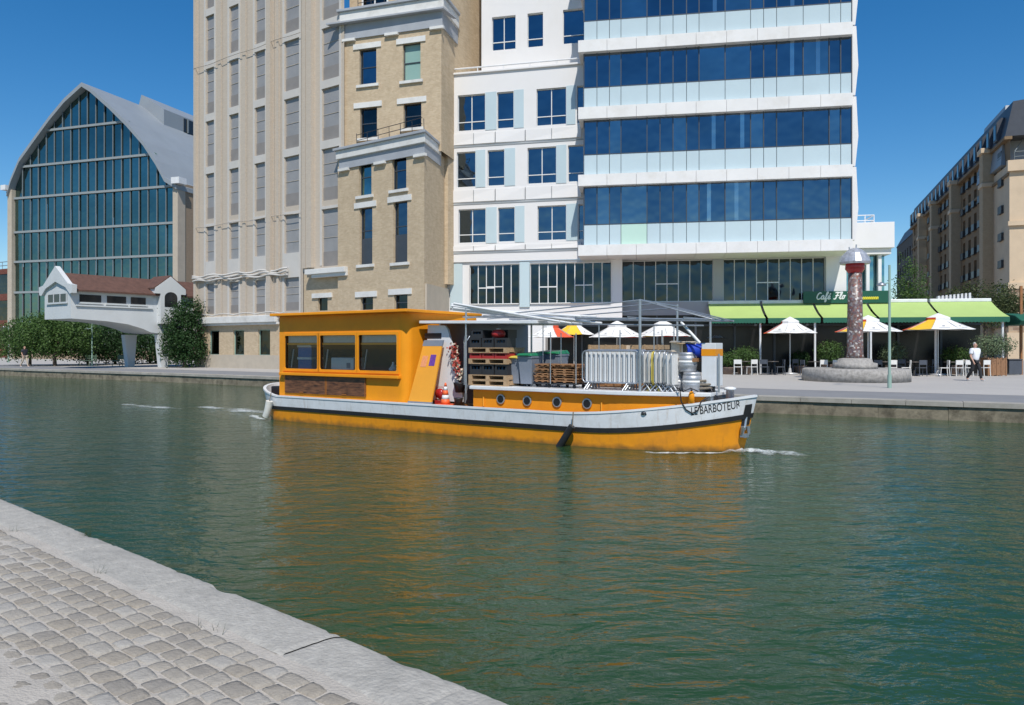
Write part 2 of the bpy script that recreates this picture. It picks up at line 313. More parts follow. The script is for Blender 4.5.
class MB:
    def __init__(s): s.v = []; s.f = []; s.mi = []; s.sm = []; s.T = Matrix.Identity(4)
    def add(s, vs, fs, mi=0, smooth=False):
        b = len(s.v); s.v += [s.T @ Vector(p) for p in vs]
        for f in fs: s.f.append([b + i for i in f]); s.mi.append(mi); s.sm.append(smooth)
        return s
    def hexa(s, p, mi=0):
        return s.add(p, [(0, 3, 2, 1), (4, 5, 6, 7), (0, 1, 5, 4), (1, 2, 6, 5), (2, 3, 7, 6), (3, 0, 4, 7)], mi)
    def box(s, x0, x1, y0, y1, z0, z1, mi=0):
        return s.hexa([(x0, y0, z0), (x1, y0, z0), (x1, y1, z0), (x0, y1, z0), (x0, y0, z1), (x1, y0, z1), (x1, y1, z1), (x0, y1, z1)], mi)
    def cbox(s, x, y, z, sx, sy, sz, mi=0): return s.box(x - sx / 2, x + sx / 2, y - sy / 2, y + sy / 2, z - sz / 2, z + sz / 2, mi)
    def quad(s, a, b, c, d, mi=0): return s.add([a, b, c, d], [(0, 1, 2, 3)], mi)
    def prism(s, poly, z0, z1, mi=0, axis='z'):
        n = len(poly)
        if axis == 'z': g = lambda p, t: (p[0], p[1], t)
        elif axis == 'y': g = lambda p, t: (p[0], t, p[1])
        else: g = lambda p, t: (t, p[0], p[1])
        vs = [g(p, z0) for p in poly] + [g(p, z1) for p in poly]
        fs = [tuple(range(n - 1, -1, -1)), tuple(range(n, 2 * n))] + [(i, (i + 1) % n, n + (i + 1) % n, n + i) for i in range(n)]
        return s.add(vs, fs, mi)
    def tube(s, pts, r, n=8, mi=0, cap=True, r1=None):
        pts = [Vector(p) for p in pts]; m = len(pts); vs = []; up = Vector((0, 0, 1))
        for i, p in enumerate(pts):
            d = (pts[min(i + 1, m - 1)] - pts[max(i - 1, 0)]).normalized()
            if i == 0: a = d.cross(up if abs(d.z) < .95 else Vector((1, 0, 0))).normalized()
            else: a = (a - d * a.dot(d)).normalized()
            b = d.cross(a)
            rr = r if r1 is None else r + (r1 - r) * i / (m - 1)
            for k in range(n):
                t = 2 * math.pi * k / n; vs.append(p + a * (rr * math.cos(t)) + b * (rr * math.sin(t)))
        fs = [(i * n + k, i * n + (k + 1) % n, (i + 1) * n + (k + 1) % n, (i + 1) * n + k) for i in range(m - 1) for k in range(n)]
        s.add(vs, fs, mi, True)
        if cap: s.add(vs[:n], [tuple(range(n))], mi); s.add(vs[-n:], [tuple(range(n - 1, -1, -1))], mi)
        return s
    def lathe(s, prof, n=20, c=(0, 0, 0), mi=0, smooth=True):
        vs = [(c[0] + r * math.cos(2 * math.pi * k / n), c[1] + r * math.sin(2 * math.pi * k / n), c[2] + z) for r, z in prof for k in range(n)]
        m = len(prof)
        fs = [(i * n + k, i * n + (k + 1) % n, (i + 1) * n + (k + 1) % n, (i + 1) * n + k) for i in range(m - 1) for k in range(n)]
        fs += [tuple(range(n - 1, -1, -1)), tuple(range((m - 1) * n, m * n))]
        return s.add(vs, fs, mi, smooth)
    def wall(s, x0, x1, z0, z1, holes, y=0, depth=.2, mi=0):
        """front wall in the plane y with rectangular openings and their reveals"""
        holes = [h for h in holes if h[1] > x0 and h[0] < x1]
        xs = sorted({x0, x1, *[min(max(a, x0), x1) for h in holes for a in h[:2]]}); zs = sorted({z0, z1, *[min(max(a, z0), z1) for h in holes for a in h[2:]]})
        for i in range(len(xs) - 1):
            for j in range(len(zs) - 1):
                cx, cz = (xs[i] + xs[i + 1]) / 2, (zs[j] + zs[j + 1]) / 2
                if any(h[0] < cx < h[1] and h[2] < cz < h[3] for h in holes): continue
                s.quad((xs[i], y, zs[j]), (xs[i + 1], y, zs[j]), (xs[i + 1], y, zs[j + 1]), (xs[i], y, zs[j + 1]), mi)
        for a, b, c, d in holes:
            e = y + depth
            s.quad((a, y, c), (a, y, d), (a, e, d), (a, e, c), mi); s.quad((b, y, d), (b, y, c), (b, e, c), (b, e, d), mi)
            s.quad((a, y, d), (b, y, d), (b, e, d), (a, e, d), mi); s.quad((b, y, c), (a, y, c), (a, e, c), (b, e, c), mi)
        return s
    def build(s, name, mats, parent=None, bevel=0, kind=None, inv=None):
        me = bpy.data.meshes.new(name); me.from_pydata([tuple(v) for v in s.v], [], s.f); me.update()
        if inv is not None: me.transform(inv)
        if not isinstance(mats, (list, tuple)): mats = [mats]
        for m in mats: me.materials.append(m)
        me.polygons.foreach_set('material_index', s.mi); me.polygons.foreach_set('use_smooth', s.sm)
        o = bpy.data.objects.new(name, me); COL.objects.link(o)
        if parent: o.parent = parent
        if kind: o['kind'] = kind
        if bevel:
            bm = bmesh.new(); bm.from_mesh(me); bmesh.ops.remove_doubles(bm, verts=bm.verts, dist=1e-5); bm.to_mesh(me); bm.free()
            b = o.modifiers.new('bevel', 'BEVEL'); b.width = bevel; b.segments = 2; b.limit_method = 'ANGLE'; b.angle_limit = R(40)
        return o

def loose(o):
    """make every separate piece of a mesh an object of its own, under the same parent"""
    me = o.data; par = list(range(len(me.vertices)))
    def find(i):
        while par[i] != i: par[i] = par[par[i]]; i = par[i]
        return i
    for e in me.edges: par[find(e.vertices[0])] = find(e.vertices[1])
    groups = {}
    for p in me.polygons: groups.setdefault(find(p.vertices[0]), []).append(p)
    name = me.name.split('.')[0]; par_o = o.parent; out = []
    for k, ps in groups.items():
        idx = {}; vs = []; fs = []
        for p in ps:
            f = []
            for i in p.vertices:
                if i not in idx: idx[i] = len(vs); vs.append(tuple(me.vertices[i].co))
                f.append(idx[i])
            fs.append(f)
        m2 = bpy.data.meshes.new(name); m2.from_pydata(vs, [], fs); m2.update(); [m2.materials.append(m) for m in me.materials]
        m2.polygons.foreach_set('use_smooth', [p.use_smooth for p in ps]); m2.polygons.foreach_set('material_index', [p.material_index for p in ps])
        q = bpy.data.objects.new(name, m2); COL.objects.link(q); q.parent = par_o; out.append(q)
        for md in o.modifiers:
            b = q.modifiers.new('bevel', 'BEVEL'); b.width = md.width; b.segments = 2; b.limit_method = 'ANGLE'; b.angle_limit = R(40)
    bpy.data.objects.remove(o); bpy.data.meshes.remove(me)
    return out
def tag(o, label, cat, group=None):
    o['label'] = label; o['category'] = cat
    if group: o['group'] = group
    return o
def thing(name, label, cat, frame=None, loc=(0, 0, 0), rot=0, group=None):
    o = bpy.data.objects.new(name, None); COL.objects.link(o); o.empty_display_size = .2
    if frame: o.location = frame.w(*loc); o.rotation_euler = (0, 0, frame.a + rot)
    else: o.location = loc; o.rotation_euler = (0, 0, rot)
    return tag(o, label, cat, group)
def copy_thing(src, label, frame=None, loc=(0, 0, 0), rot=0, group=None):
    def cp(o, p=None):
        c = o.copy(); COL.objects.link(c)
        if p: c.parent = p
        for ch in list(o.children): cp(ch, c)
        return c
    c = cp(src); c['label'] = label
    if group: c['group'] = group
    if frame: c.location = frame.w(*loc); c.rotation_euler = (0, 0, frame.a + rot)
    else: c.location = loc; c.rotation_euler = (0, 0, rot)
    return c
def at(px, d, z=.52): return Vector(((px - 512) / FPX * d, d, z))
def ground(px, py, z=.52): return at(px, (CAMZ - z) * FPX / (py - YH), z)
QZ = .52                                                   # quay level above the water

# ------------------------------------------------------------------ ground, water, quays
w = MB(); w.quad((-500, -60, 0), (500, -60, 0), (500, 300, 0), (-500, 300, 0)); w.build('water', water_material(), kind='structure')
edge = [(75, -10.5), (40, 7.6), (26, 14.6), (13.9, 20.6), (7.6, 24.0), (-2, 31.2), (-11.8, 38.6), (-19.1, 43.6), (-36.4, 54.2), (-70, 74), (-140, 112), (-400, 240)]
EN = []
for i, p in enumerate(edge):
    a = Vector(edge[max(i - 1, 0)]); b = Vector(edge[min(i + 1, len(edge) - 1)]); d = (b - a).normalized(); EN.append(Vector((-d.y, d.x)) * -1 if Vector((-d.y, d.x)).y < 0 else Vector((-d.y, d.x)))
def offs(k): return [(Vector(p) + n * k) for p, n in zip(edge, EN)]
def strip(name, k0, k1, z, m, kind='structure', parent=None):
    a, b = offs(k0), offs(k1); q = MB()
    for i in range(len(a) - 1): q.quad((*a[i], z), (*b[i], z), (*b[i + 1], z), (*a[i + 1], z))
    return q.build(name, m, parent, kind=kind)
gq = MB(); a0 = offs(.3); far = [(1500, 300), (1500, 2500), (-2500, 2500), (-2500, 300)]
poly = [(*p, QZ - .012) for p in a0] + [(-2500, 700, QZ - .012), (-2500, 3000, QZ - .012), (2500, 3000, QZ - .012), (2500, -10, QZ - .012)]
gq.add(poly, [tuple(range(len(poly) - 1, -1, -1))]); gq.build('ground', M['ground'], kind='structure')
strip('promenade_road', .55, 4.3, QZ - .004, M['asphalt'])
strip('pavement', 4.3, 26, QZ, M['paving'])
qw = thing('quay_wall', 'weathered mossy stone quay wall along the far side of the water', 'wall', None, (0, 0, 0))
b = MB(); A = offs(0.0); B_ = offs(.6)
for i in range(len(A) - 1):
    n = max(1, int((A[i + 1] - A[i]).length / 1.6))
    for k in range(n):
        p = A[i].lerp(A[i + 1], (k + .0015) / n); q = A[i].lerp(A[i + 1], (k + .9985) / n); pb = B_[i].lerp(B_[i + 1], k / n); qb = B_[i].lerp(B_[i + 1], (k + 1) / n)
        jit = random.uniform(0, .025); nn = EN[i] * jit; p = p + nn; q = q + nn
        b.hexa([(*p, -1), (*pb, -1), (*qb, -1), (*q, -1), (*p, QZ - .13), (*pb, QZ - .13), (*qb, QZ - .13), (*q, QZ - .13)])
b.build('wall_blocks', M['quaywall'], qw)
b = MB(); A = offs(-.05)
for i in range(len(A) - 1):
    n = max(1, int((A[i + 1] - A[i]).length / 1.3))
    for k in range(n):
        p = A[i].lerp(A[i + 1], (k + .004) / n); q = A[i].lerp(A[i + 1], (k + .996) / n); pb = B_[i].lerp(B_[i + 1], (k + .004) / n); qb = B_[i].lerp(B_[i + 1], (k + .996) / n)
        h = QZ + random.uniform(-.004, .006)
        b.hexa([(*p, QZ - .128), (*pb, QZ - .128), (*qb, QZ - .128), (*q, QZ - .128), (*p, h), (*pb, h), (*qb, h), (*q, h)])
b.build('coping', M['copingfar'], qw)
# near quay: coping slabs and cobbles
NQ = Frame(-5.36, 7.95, -40.5)                            # x along the edge towards the right, -y inland
ROOTN = NQ.mat()
def nq(name, mb, m, kind='structure'):
    o = mb.build(name, m, None, kind=kind); o.location = NQ.o; o.rotation_euler = (0, 0, NQ.a); return o
b = MB(); b.box(-40, 30, -22, -.34, -1.2, QZ - .05); b.box(-40, 30, -.34, -.05, -1.2, QZ - .035); nq('near_quay', b, M['mortar'])
b = MB(); nx, ny = 180, 110; vs = []
for i in range(nx + 1):
    for j in range(ny + 1):
        X = -4 + 12.0 * i / nx; Y = -.34 - 6.2 * j / ny
        bury = .013 * max(0, 1 - ((X - 5.1) / .75) ** 2 - ((Y + 1.55) / .45) ** 2) + .006 * max(0, 1 - ((X - 2.6) / .9) ** 2 - ((Y + .6) / .2) ** 2)
        vs.append((X, Y, QZ - .0085 + .005 * mnoise.fractal(Vector((X * 4, Y * 4, 2)), 1, 2, 4) + bury))
b.add(vs, [(i * (ny + 1) + j, i * (ny + 1) + j + 1, (i + 1) * (ny + 1) + j + 1, (i + 1) * (ny + 1) + j) for i in range(nx) for j in range(ny)], 0, True); nq('sand_joints', b, M['mortar'])
b = MB(); x = -30.0
while x < 16:
    L = random.uniform(.9, 1.7); near = -3 < x < 10
    nx = max(2, int(L / .022)) if near else 6; ny = 15 if near else 2
    dz = random.uniform(-.003, .003); w0 = random.uniform(.36, .40)
    vs = []; fs = []
    for i in range(nx + 1):
        for j in range(ny + 1):
            u = i / nx; t = j / ny; X = x + .001 + (L - .002) * u
            e = mnoise.fractal(Vector((X * 3.1, 3.3, 0)), 1.0, 2.0, 5) * .007 + max(0, mnoise.noise(Vector((X * 2.3, 9, 0))) - .3) * .05 + max(0, mnoise.noise(Vector((X * 9, 4, 0))) - .25) * .03
            Y = -w0 * t - e * (1 - t) ** 2; edgef = (1 - t) ** 8
            z = QZ + dz + .002 * mnoise.fractal(Vector((X * 5, Y * 9, 1)), 1, 2, 4) + .0022 * mnoise.fractal(Vector((X * 22, Y * 22, 4)), 1, 2, 3) - edgef * (.018 + abs(e) * .5) - (.006 if i in (0, nx) else 0)
            if j == ny: z -= .012
            vs.append((X, Y, z))
    for i in range(nx):
        for j in range(ny): fs.append((i * (ny + 1) + j, i * (ny + 1) + j + 1, (i + 1) * (ny + 1) + j + 1, (i + 1) * (ny + 1) + j))
    b.add(vs, fs, 0, True)
    f = [(v[0], v[1] - .0, v[2]) for v in vs if False]
    row = [vs[i * (ny + 1)] for i in range(nx + 1)]; low = [(p[0], p[1] - .01, -.9) for p in row]
    b.add(row + low, [(i, i + 1, nx + 2 + i, nx + 1 + i) for i in range(nx)], 0, False)
    x += L
nq('coping', b, M['coping'])
b = MB(); tones = []; y = -.445
while y > -6.2:
    rh = random.uniform(.095, .125); x = -3.0 + random.uniform(0, .2)
    while x < 7.6:
        L = random.uniform(.115, .20); g = .006; n = 7; lat = (-1, -.90, -.5, 0, .5, .90, 1)
        hz = QZ + random.uniform(-.002, .003); tx, ty = random.uniform(-.015, .015), random.uniform(-.02, .02)
        tone = random.random(); vs = []
        jx = [random.uniform(-.006, .006) for _ in range(4)]
        for i in range(n):
            for j in range(n):
                u = lat[i]; v = lat[j]
                ru = u * (1 - .025 * v * v); rv = v * (1 - .03 * u * u)
                X = x + L / 2 + ru * (L / 2 - g * .6) + jx[0] * v + jx[1] * u * v; Y = y - rh / 2 + rv * (rh / 2 - g * .7) + jx[2] * u + jx[3] * u * v
                z = hz + tx * u * L * .3 + ty * v * rh * .3 - .003 * max(abs(u), abs(v)) ** 6 - .001 * (u * u + v * v) / 2 + .004 * mnoise.noise(Vector((X * 30, Y * 30, 0)))
                if max(abs(u), abs(v)) > .99: z -= .03
                if abs(u) > .8 and abs(v) > .8: z -= .002
                vs.append((X, Y, z))
        fs = [(i * n + j, (i + 1) * n + j, (i + 1) * n + j + 1, i * n + j + 1) for i in range(n - 1) for j in range(n - 1)]
        b.add(vs, fs, 0, True); tones += [tone] * len(vs)
        x += L
    y -= rh
o = nq('cobblestones', b, M['cobble'])
at_ = o.data.attributes.new('tone', 'FLOAT', 'POINT'); at_.data.foreach_set('value', tones)
b = MB(); rnd = random.Random(5); mv = 0
for gx, gy, cnt in ((2.35, -.03, 34), (1.75, -.40, 10), (5.2, -.42, 8), (3.6, -.41, 7)):
    for _ in range(cnt):
        x0 = gx + rnd.gauss(0, .05); y0 = gy + rnd.gauss(0, .018); h = rnd.uniform(.03, .09); dx, dy = rnd.gauss(0, .03), rnd.gauss(0, .03)
        b.add([(x0 - .003, y0, QZ - .02), (x0 + .003, y0, QZ - .02), (x0 + dx, y0 + dy, QZ - .01 + h)], [(0, 1, 2)])
o = nq('grass_tufts', b, M['leaf_c'], 'stuff'); tag(o, 'dry grass tufts growing in the joints of the near coping', 'grass')

# ------------------------------------------------------------------ the brick tower
T = Frame(-23.7, 57.0, -34.5); LB = Frame(-11.0, 48.0, -34.5); UB = Frame(-10.9, 48.3, -18)
tower = thing('brick_tower', 'tall sand brick tower block, left face wrapped in pale netting, stepped bay at its right', 'building', T)
TI = T.mat().inverted()
def inT(fr):
    m = MB(); m.T = TI @ fr.mat(); return m
def zrel(fr, px, ys, y=0): return [fr.z(px, v, y) for v in ys]
HT = 40.0
cols = [(206.5, 214), (230, 238.5), (255.5, 265), (285, 299), (322.5, 339)]
rows_mid = [(280, 312), (219, 272), (163, 211), (107, 155), (51, 99)]          # rows measured on the third column
zrows = [(T.z(260, c), T.z(260, a)) for a, c in rows_mid]
pitch = zrows[4][0] - zrows[3][0]
zrows += [(zrows[4][0] + pitch, zrows[4][1] + pitch), (zrows[4][0] + 2 * pitch, zrows[4][1] + 2 * pitch)]
zhem = T.z(240, 320.5); holes = []; winlist = []
for ci, (a, c) in enumerate(cols):
    xa, xc = T.x(a), T.x(c)
    for ri, (z0, z1) in enumerate(zrows):
        if ci == 4 and ri == 0: continue
        holes.append((xa, xc, z0, z1)); winlist.append((xa, xc, z0, z1))
Xr = 15.9
ground_w = []
for a, c in ((208.5, 218.5), (232.5, 243.5), (257.5, 269.5), (284, 296)):
    ground_w.append((T.x(a), T.x(c), T.z(260, 355.5), T.z(260, 329.5)))
zledge = LB.z(330, 269)
b = MB(); b.wall(0, T.x(303), zhem, HT, holes, 0, .16); b.wall(T.x(303), Xr, zledge, HT, [h for h in holes if h[0] > T.x(303)], 0, .16)
b.quad((0, 14, 0), (0, 0, zhem), (0, 0, HT), (0, 14, HT)); b.quad((0, 0, HT), (Xr, 0, HT), (Xr, 14, HT), (0, 14, HT))
b.build('netted_wall', M['brickN'], tower)
b = MB(); b.wall(0, T.x(303), 0.2, zhem, ground_w, .05, .22); b.wall(T.x(303), Xr, .2, zledge, [(T.x(317.5), T.x(327), LB.z(330, 310), LB.z(330, 297))], .05, .22)
b.quad((0, 14, 0.2), (0, .05, 0.2), (0, .05, zhem), (0, 14, zhem))
b.build('lower_wall', M['brickT'], tower)
b = MB(); b.box(-.06, T.x(300), -.06, .06, .3, QZ + .95); b.build('plinth', M['basestone'], tower)
# raised brick piers between the window columns, with the seams of the netting
for i, (a, c, dpt) in enumerate(((194.0, 198, .22), (219, 222, .10), (243.5, 246.5, .10), (269.5, 273.5, .30), (278, 280, .14), (304, 307, .14), (309.5, 314.5, .3))):
    b = MB(); b.box(max(0, T.x(a)), T.x(c), -dpt, .0, zhem if a < 300 else zledge + .2, HT - .01); b.build('pier', M['brickN'], tower)
b = MB()
for i in range(7):
    z = zrows[0][1] + .25 + i * pitch * 1.02
    if i % 3 == 1:
        pts = [(x, -.21 + .02 * math.sin(x * 2.1 + i), z + .04 * math.sin(x * 1.3 + i * 2)) for x in [k * .5 for k in range(0, 25)]]
        b.tube(pts, .022, 5)
for px in (200.5, 224, 248.5, 276, 282.5, 303):
    x = T.x(px); b.tube([(x, -.2, zhem + .1), (x + .03, -.2, HT / 2), (x, -.2, HT)], .014, 4)
b.build('netting_seam', M['netline'], tower)
for a, c in cols:                                                                 # pale strips of netting battens beside each window column
    for px_ in (a - 2.2, c + .4):
        b = MB(); x_ = T.x(px_); lowz = zhem + .3 if a < 300 else zledge + .3; b.box(x_, x_ + .17, -.035, -.002, lowz, HT - .02); b.build('batten', M['netwhite'], tower)
b = MB(); pts = [k * .25 for k in range(0, 44)]
for dz, ph in ((0, 0), (.22, 1.3), (.42, 2.2)):                                   # gathered roll of netting and its scalloped hem
    b.tube([(x, -.24 - .06 * math.sin(x * 3 + ph), zrows[1][0] - .32 + dz * .8 + .06 * math.sin(x * 2.3 + ph)) for x in pts], .07, 6)
b.tube([(x, -.28, zhem + .38 + .13 * abs(math.sin(x * 1.25))) for x in pts if x < 10.6], .045, 6)
b.build('netting_roll', M['netwhite'], tower)
b = MB(); b.box(-.12, T.x(279), -.34, .04, zhem - .18, zhem + .30); b.box(-.05, T.x(279) + .02, -.2, .03, zhem - .34, zhem - .18)
b.build('string_course', M['stonewhite'], tower, .03)
for (xa, xc, z0, z1) in winlist:
    zz = z0 + (z1 - z0) * .26; b = MB()
    b.box(xa - .015, xc + .015, .11, .155, zz, z1); o = b.build('window', M['netgrey'], tower)
    b = MB(); b.box(xa - .015, xc + .015, .08, .15, z0, zz); b.build('spandrel', M['netgrey2'], o)
    b = MB(); b.box(xa - .05, xc + .05, -.05, .1, z1 + .01, z1 + (pitch - (z1 - z0)) - .02); b.build('lintel', M['netwhite'], o)
    b = MB(); h = z1 - zz
    for t in (.33, .62): b = MB(); b.box(xa, xc, .085, .11, zz + h * t - .02, zz + h * t + .02); b.build('glazing_bar', M['netline'], o)
for (xa, xc, z0, z1) in ground_w:
    b = MB(); b.box(xa - .01, xc + .01, .22, .26, z0, z1); o = b.build('window', M['darkglass'], tower)
    b = MB(); b.box(xa, xa + .06, .17, .219, z0, z1); b.box(xc - .06, xc, .17, .219, z0, z1); b.box(xa + .06, xc - .06, .17, .219, z0, z0 + .06); b.box(xa + .06, xc - .06, .17, .219, z1 - .06, z1); b.build('frame', M['lampgreen'], o)
    b = MB(); b.box(xa - .1, xc + .1, -.03, .16, z0 - .14, z0); b.build('sill', M['stonewhite'], o)
# lower bay (parallel to the quay) and upper bay (turned towards the square)
Lc = 7.2; zt = LB.z(340, 158)                                                    # top of the lower bay
c3 = LB.w(Lc, 0); c4 = Vector((-4.12, 48.4, 0)); c5 = Vector((-11, 54, 0))
def bay_window(root, fr, pa, pb, ya, yb, glass, sp=None, lint=True, ref=None, depth=.28):
    pm = ref or (pa + pb) / 2
    xa, xb, z0, z1 = fr.x(pa), fr.x(pb), fr.z(pm, yb), fr.z(pm, ya)
    m = inT(fr); m.box(xa - .01, xb + .01, depth - .04, depth + .02, z0 if sp is None else fr.z(pm, sp), z1); o = m.build('window', glass, root)
    m = inT(fr); e = .055; zb = z0
    m.box(xa, xa + e, depth - .09, depth - .041, zb, z1); m.box(xb - e, xb, depth - .09, depth - .041, zb, z1); m.box(xa + e, xb - e, depth - .09, depth - .041, z1 - e, z1)
    zm = (z0 + z1) / 2 if sp is None else fr.z(pm, sp) + .5 * (z1 - fr.z(pm, sp)) * .5
    m.box(xa + e, xb - e, depth - .09, depth - .041, zm - .03, zm + .03); m.build('frame', M['mullion'], o)
    if sp is not None:
        m = inT(fr); m.box(xa - .01, xb + .01, depth - .10, depth + .02, z0, fr.z(pm, sp)); m.build('spandrel', M['mullion'], o)
    m = inT(fr); m.box(xa - .18, xb + .18, -.13, depth - .1, z0 - .17, z0); m.build('sill', M['stonewhite'], o)
    if lint:
        m = inT(fr); m.box(xa - .42, xb + .35, -.07, depth - .12, z1 + .002, z1 + .34); m.build('lintel', M['stonewhite'], o)
    return (xa, xb, z0, z1)
LW = [(358.8, 371.5, 158, 195.5, 'teal', None), (392, 406.3, 150, 189.5, 'blueglass', None), (359.5, 372.3, 207.5, 264.5, 'blueglass', 238), (393.3, 407.3, 201.5, 262.5, 'blueglass', 234), (360.5, 373, 297, 310, 'darkglass', None), (394, 407.5, 294.5, 310, 'darkglass', None)]
UW = [(359.5, 376.3, 48.5, 84.5, 'blueglass', None), (402.8, 420.5, 43, 80.5, 'greenpane', None), (360, 377, 107.5, 138, 'darkglass', None), (403.5, 421.3, 103, 128, 'darkglass', None)]
hl = [bay_window(tower, LB, a, c, d, e, M[g], sp, lint=not (ya_ == 0)) for (a, c, d, e, g, sp), ya_ in zip(LW, (0, 0, 1, 1, 1, 1))]
hu = [bay_window(tower, UB, a, c, d, e, M[g]) for a, c, d, e, g, _ in UW]
m = inT(LB); m.wall(0, Lc, .2, zt, hl, 0, .26)
m.T = TI; q = [Vector(LB.w(0, 0)), c3, c4, c5]
for i in (1, 3): p, n = q[i], q[(i + 1) % 4]; m.quad((p.x, p.y, .2), (n.x, n.y, .2), (n.x, n.y, zt), (p.x, p.y, zt))
m.quad(*[(p.x, p.y, zt) for p in q]); m.build('lower_bay_wall', M['brickT'], tower)
zu = UB.z(341, 24.5); Uc = 6.95
u3 = UB.w(Uc, 0); u4 = Vector((-3.2, 50.2, 0)); u5 = Vector((-11, 55, 0))
m = inT(UB); m.wall(0, Uc, zt, zu, hu, 0, .26); m.T = TI; q2 = [Vector(UB.w(0, 0)), u3, u4, u5]
for i in (1, 3): p, n = q2[i], q2[(i + 1) % 4]; m.quad((p.x, p.y, zt), (n.x, n.y, zt), (n.x, n.y, zu), (p.x, p.y, zu))
m.quad(*[(p.x, p.y, zu) for p in q2]); m.build('upper_bay_wall', M['brickT'], tower)
# tower core rising behind the upper bay
m = MB(); m.T = TI; pc = [(-10.6, 49.6), (-4.02, 47.75), (-2.0, 52.0), (-9, 56)]
m.prism([(x, y) for x, y in pc], 6.0, HT); m.build('core_wall', M['brickT'], tower)
CR = Frame(-10.6, 49.6, math.degrees(math.atan2(-2.0, 6.7)))
for a, c, y0, y1 in ((363, 388, -22, 5.5), (408, 430, -26, 2.5)):
    xa, xb, z0, z1 = CR.x(a), CR.x(c), CR.z(395, y1) - .2, CR.z(395, y0)
    m = inT(CR); m.box(xa, xb, -.03, .02, z0, z1); o = m.build('window', M['darkglass'], tower)
    m = inT(CR); m.box(xa - .05, xa + .06, -.08, -.031, z0, z1); m.box(xb - .06, xb + .05, -.08, -.031, z0, z1); m.box((xa + xb) / 2 - .04, (xa + xb) / 2 + .04, -.08, -.031, z0, z1); m.build('frame', M['whiteframe'], o)
def cornice(fr, L, side_dir, side_len, zb, h_frieze, h_white, name):
    """frieze, white band and coping along the front and the right-hand side of a bay"""
    sd_ = Vector(side_dir).normalized(); f = fr.mat().inverted().to_3x3() @ Vector((sd_.x, sd_.y, 0))
    def ring(o, z0, z1, mb, x0=.30):
        p = [(x0 - o, 0.02), (x0 - o, -o), (L + o * 1.0, -o), (L + o + f.x * side_len, -o + f.y * side_len), (L + f.x * side_len - .05, f.y * side_len), (L - .05, .02)]
        mb.prism(p, z0, z1)
    a = inT(fr); ring(.10, zb, zb + h_frieze, a); a.build('frieze', M['frieze'], tower)
    a = inT(fr); ring(.24, zb + h_frieze, zb + h_frieze + h_white, a); a.build('cornice', M['stonewhite'], tower, .02)
    a = inT(fr); ring(.38, zb + h_frieze + h_white, zb + h_frieze + h_white + .16, a); a.build('coping', M['frieze'], tower, .02)
    a = inT(fr); L0 = L
    for x in (.2, L * .46, L - .7): a.box(x, x + .9, -.2, .0, zb - .14, zb + .02)
    loose(a.build('bracket', M['stonewhite'], tower))
cornice(LB, Lc, c4 - c3, 3.2, zt - .75, .62, .52, 'lower')
cornice(UB, Uc, u4 - u3, 2.9, zu - 1.05, .95, 0.75, 'upper')
a = inT(UB)                                                                       # wide drip ledge below the upper white band
a.prism([(-.55, .02), (-.75, -.5), (Uc + .30, -.42), (Uc + .5, 1.2), (Uc + .3, 1.2), (Uc - .05, .02)], zu - .12, zu - .02); a.build('drip_ledge', M['frieze'], tower)
for fr, x0, x1, z, nm in ((LB, 1.6, Lc - .1, zt + .55, 0), (UB, 1.2, Uc - .2, zu + .88, 0)):
    a = inT(fr)
    for t in (.35, .7): a.tube([(x0, .1, z + t), (x1, -.08, z + t + .1)], .022, 5)
    n = 6
    for i in range(n + 1): x = x0 + (x1 - x0) * i / n; a.tube([(x, .1, z), (x, .06, z + .78)], .02, 5)
    a.build('railing', M['darkmetal'], tower)
a = inT(LB); x0 = LB.x(308); a.box(x0, .9, -.3, .1, zledge - .28, zledge + .05); a.box(x0 + .5, .9, -.16, .1, zledge - .5, zledge - .28); a.build('ledge', M['stonewhite'], tower, .02)
a = inT(T); xa, xb = T.x(317.5), T.x(327); z0, z1 = LB.z(330, 310), LB.z(330, 297); a.box(xa, xb, .2, .26, z0, z1); o = a.build('window', M['darkglass'], tower)
a = inT(T); a.box(xa - .5, xb + .45, -.06, .1, z1, z1 + .3); a.build('lintel', M['stonewhite'], o)
a = inT(LB); za = LB.z(430, 283); p, n = c3 + (c4 - c3) * .02, c4
a.T = TI; off = Vector((.1, -.02, 0)); a.prism([(p.x, p.y), (p.x + .12, p.y - .03), (n.x + .12, n.y - .03), (n.x, n.y)], .3, za); a.build('side_panel', M['basestone'], tower)

# ------------------------------------------------------------------ white office wing with strip windows
W1 = Frame(-4.15, 48.5, -13.5)
wing = thing('white_office_wing', 'white rendered office wing with paired windows, between the brick tower and the balconied block', 'building', W1)
xe = W1.x(584)
RW = [  # per row: y at px ~470 top,bottom ; panes (pa,pb) and frosted panels
    (94.5, 130.5, [(457.8, 485), (497, 513.5), (536.5, 566), (577, 583.2)], [(485.4, 496.5), (514, 523.8), (566.4, 575.5)]),
    (151.5, 187, [(456.8, 475.3), (487.6, 504.2), (527.5, 556), (568, 583.4)], [(475.6, 485.3), (504.6, 515.2), (556.3, 566.5)]),
    (209, 243, [(458.5, 485.5), (498, 514.5), (537.5, 566), (578.5, 583.4)], [(486, 496.7), (515, 524.5), (566.4, 577.5)])]
zpar = W1.z(470, 74); holes = []; todo = []
for yt, yb, ws, ps in RW:
    z0, z1 = W1.z(470, yb), W1.z(470, yt)
    for a_, c_ in ws: holes.append((W1.x(a_), W1.x(c_), z0, z1)); todo.append(('w',) + holes[-1])
    for a_, c_ in ps: todo.append(('p', W1.x(a_), W1.x(c_), z0 - .05, z1 + .05))
zg0, zg1 = W1.z(470, 304.5), W1.z(470, 265)
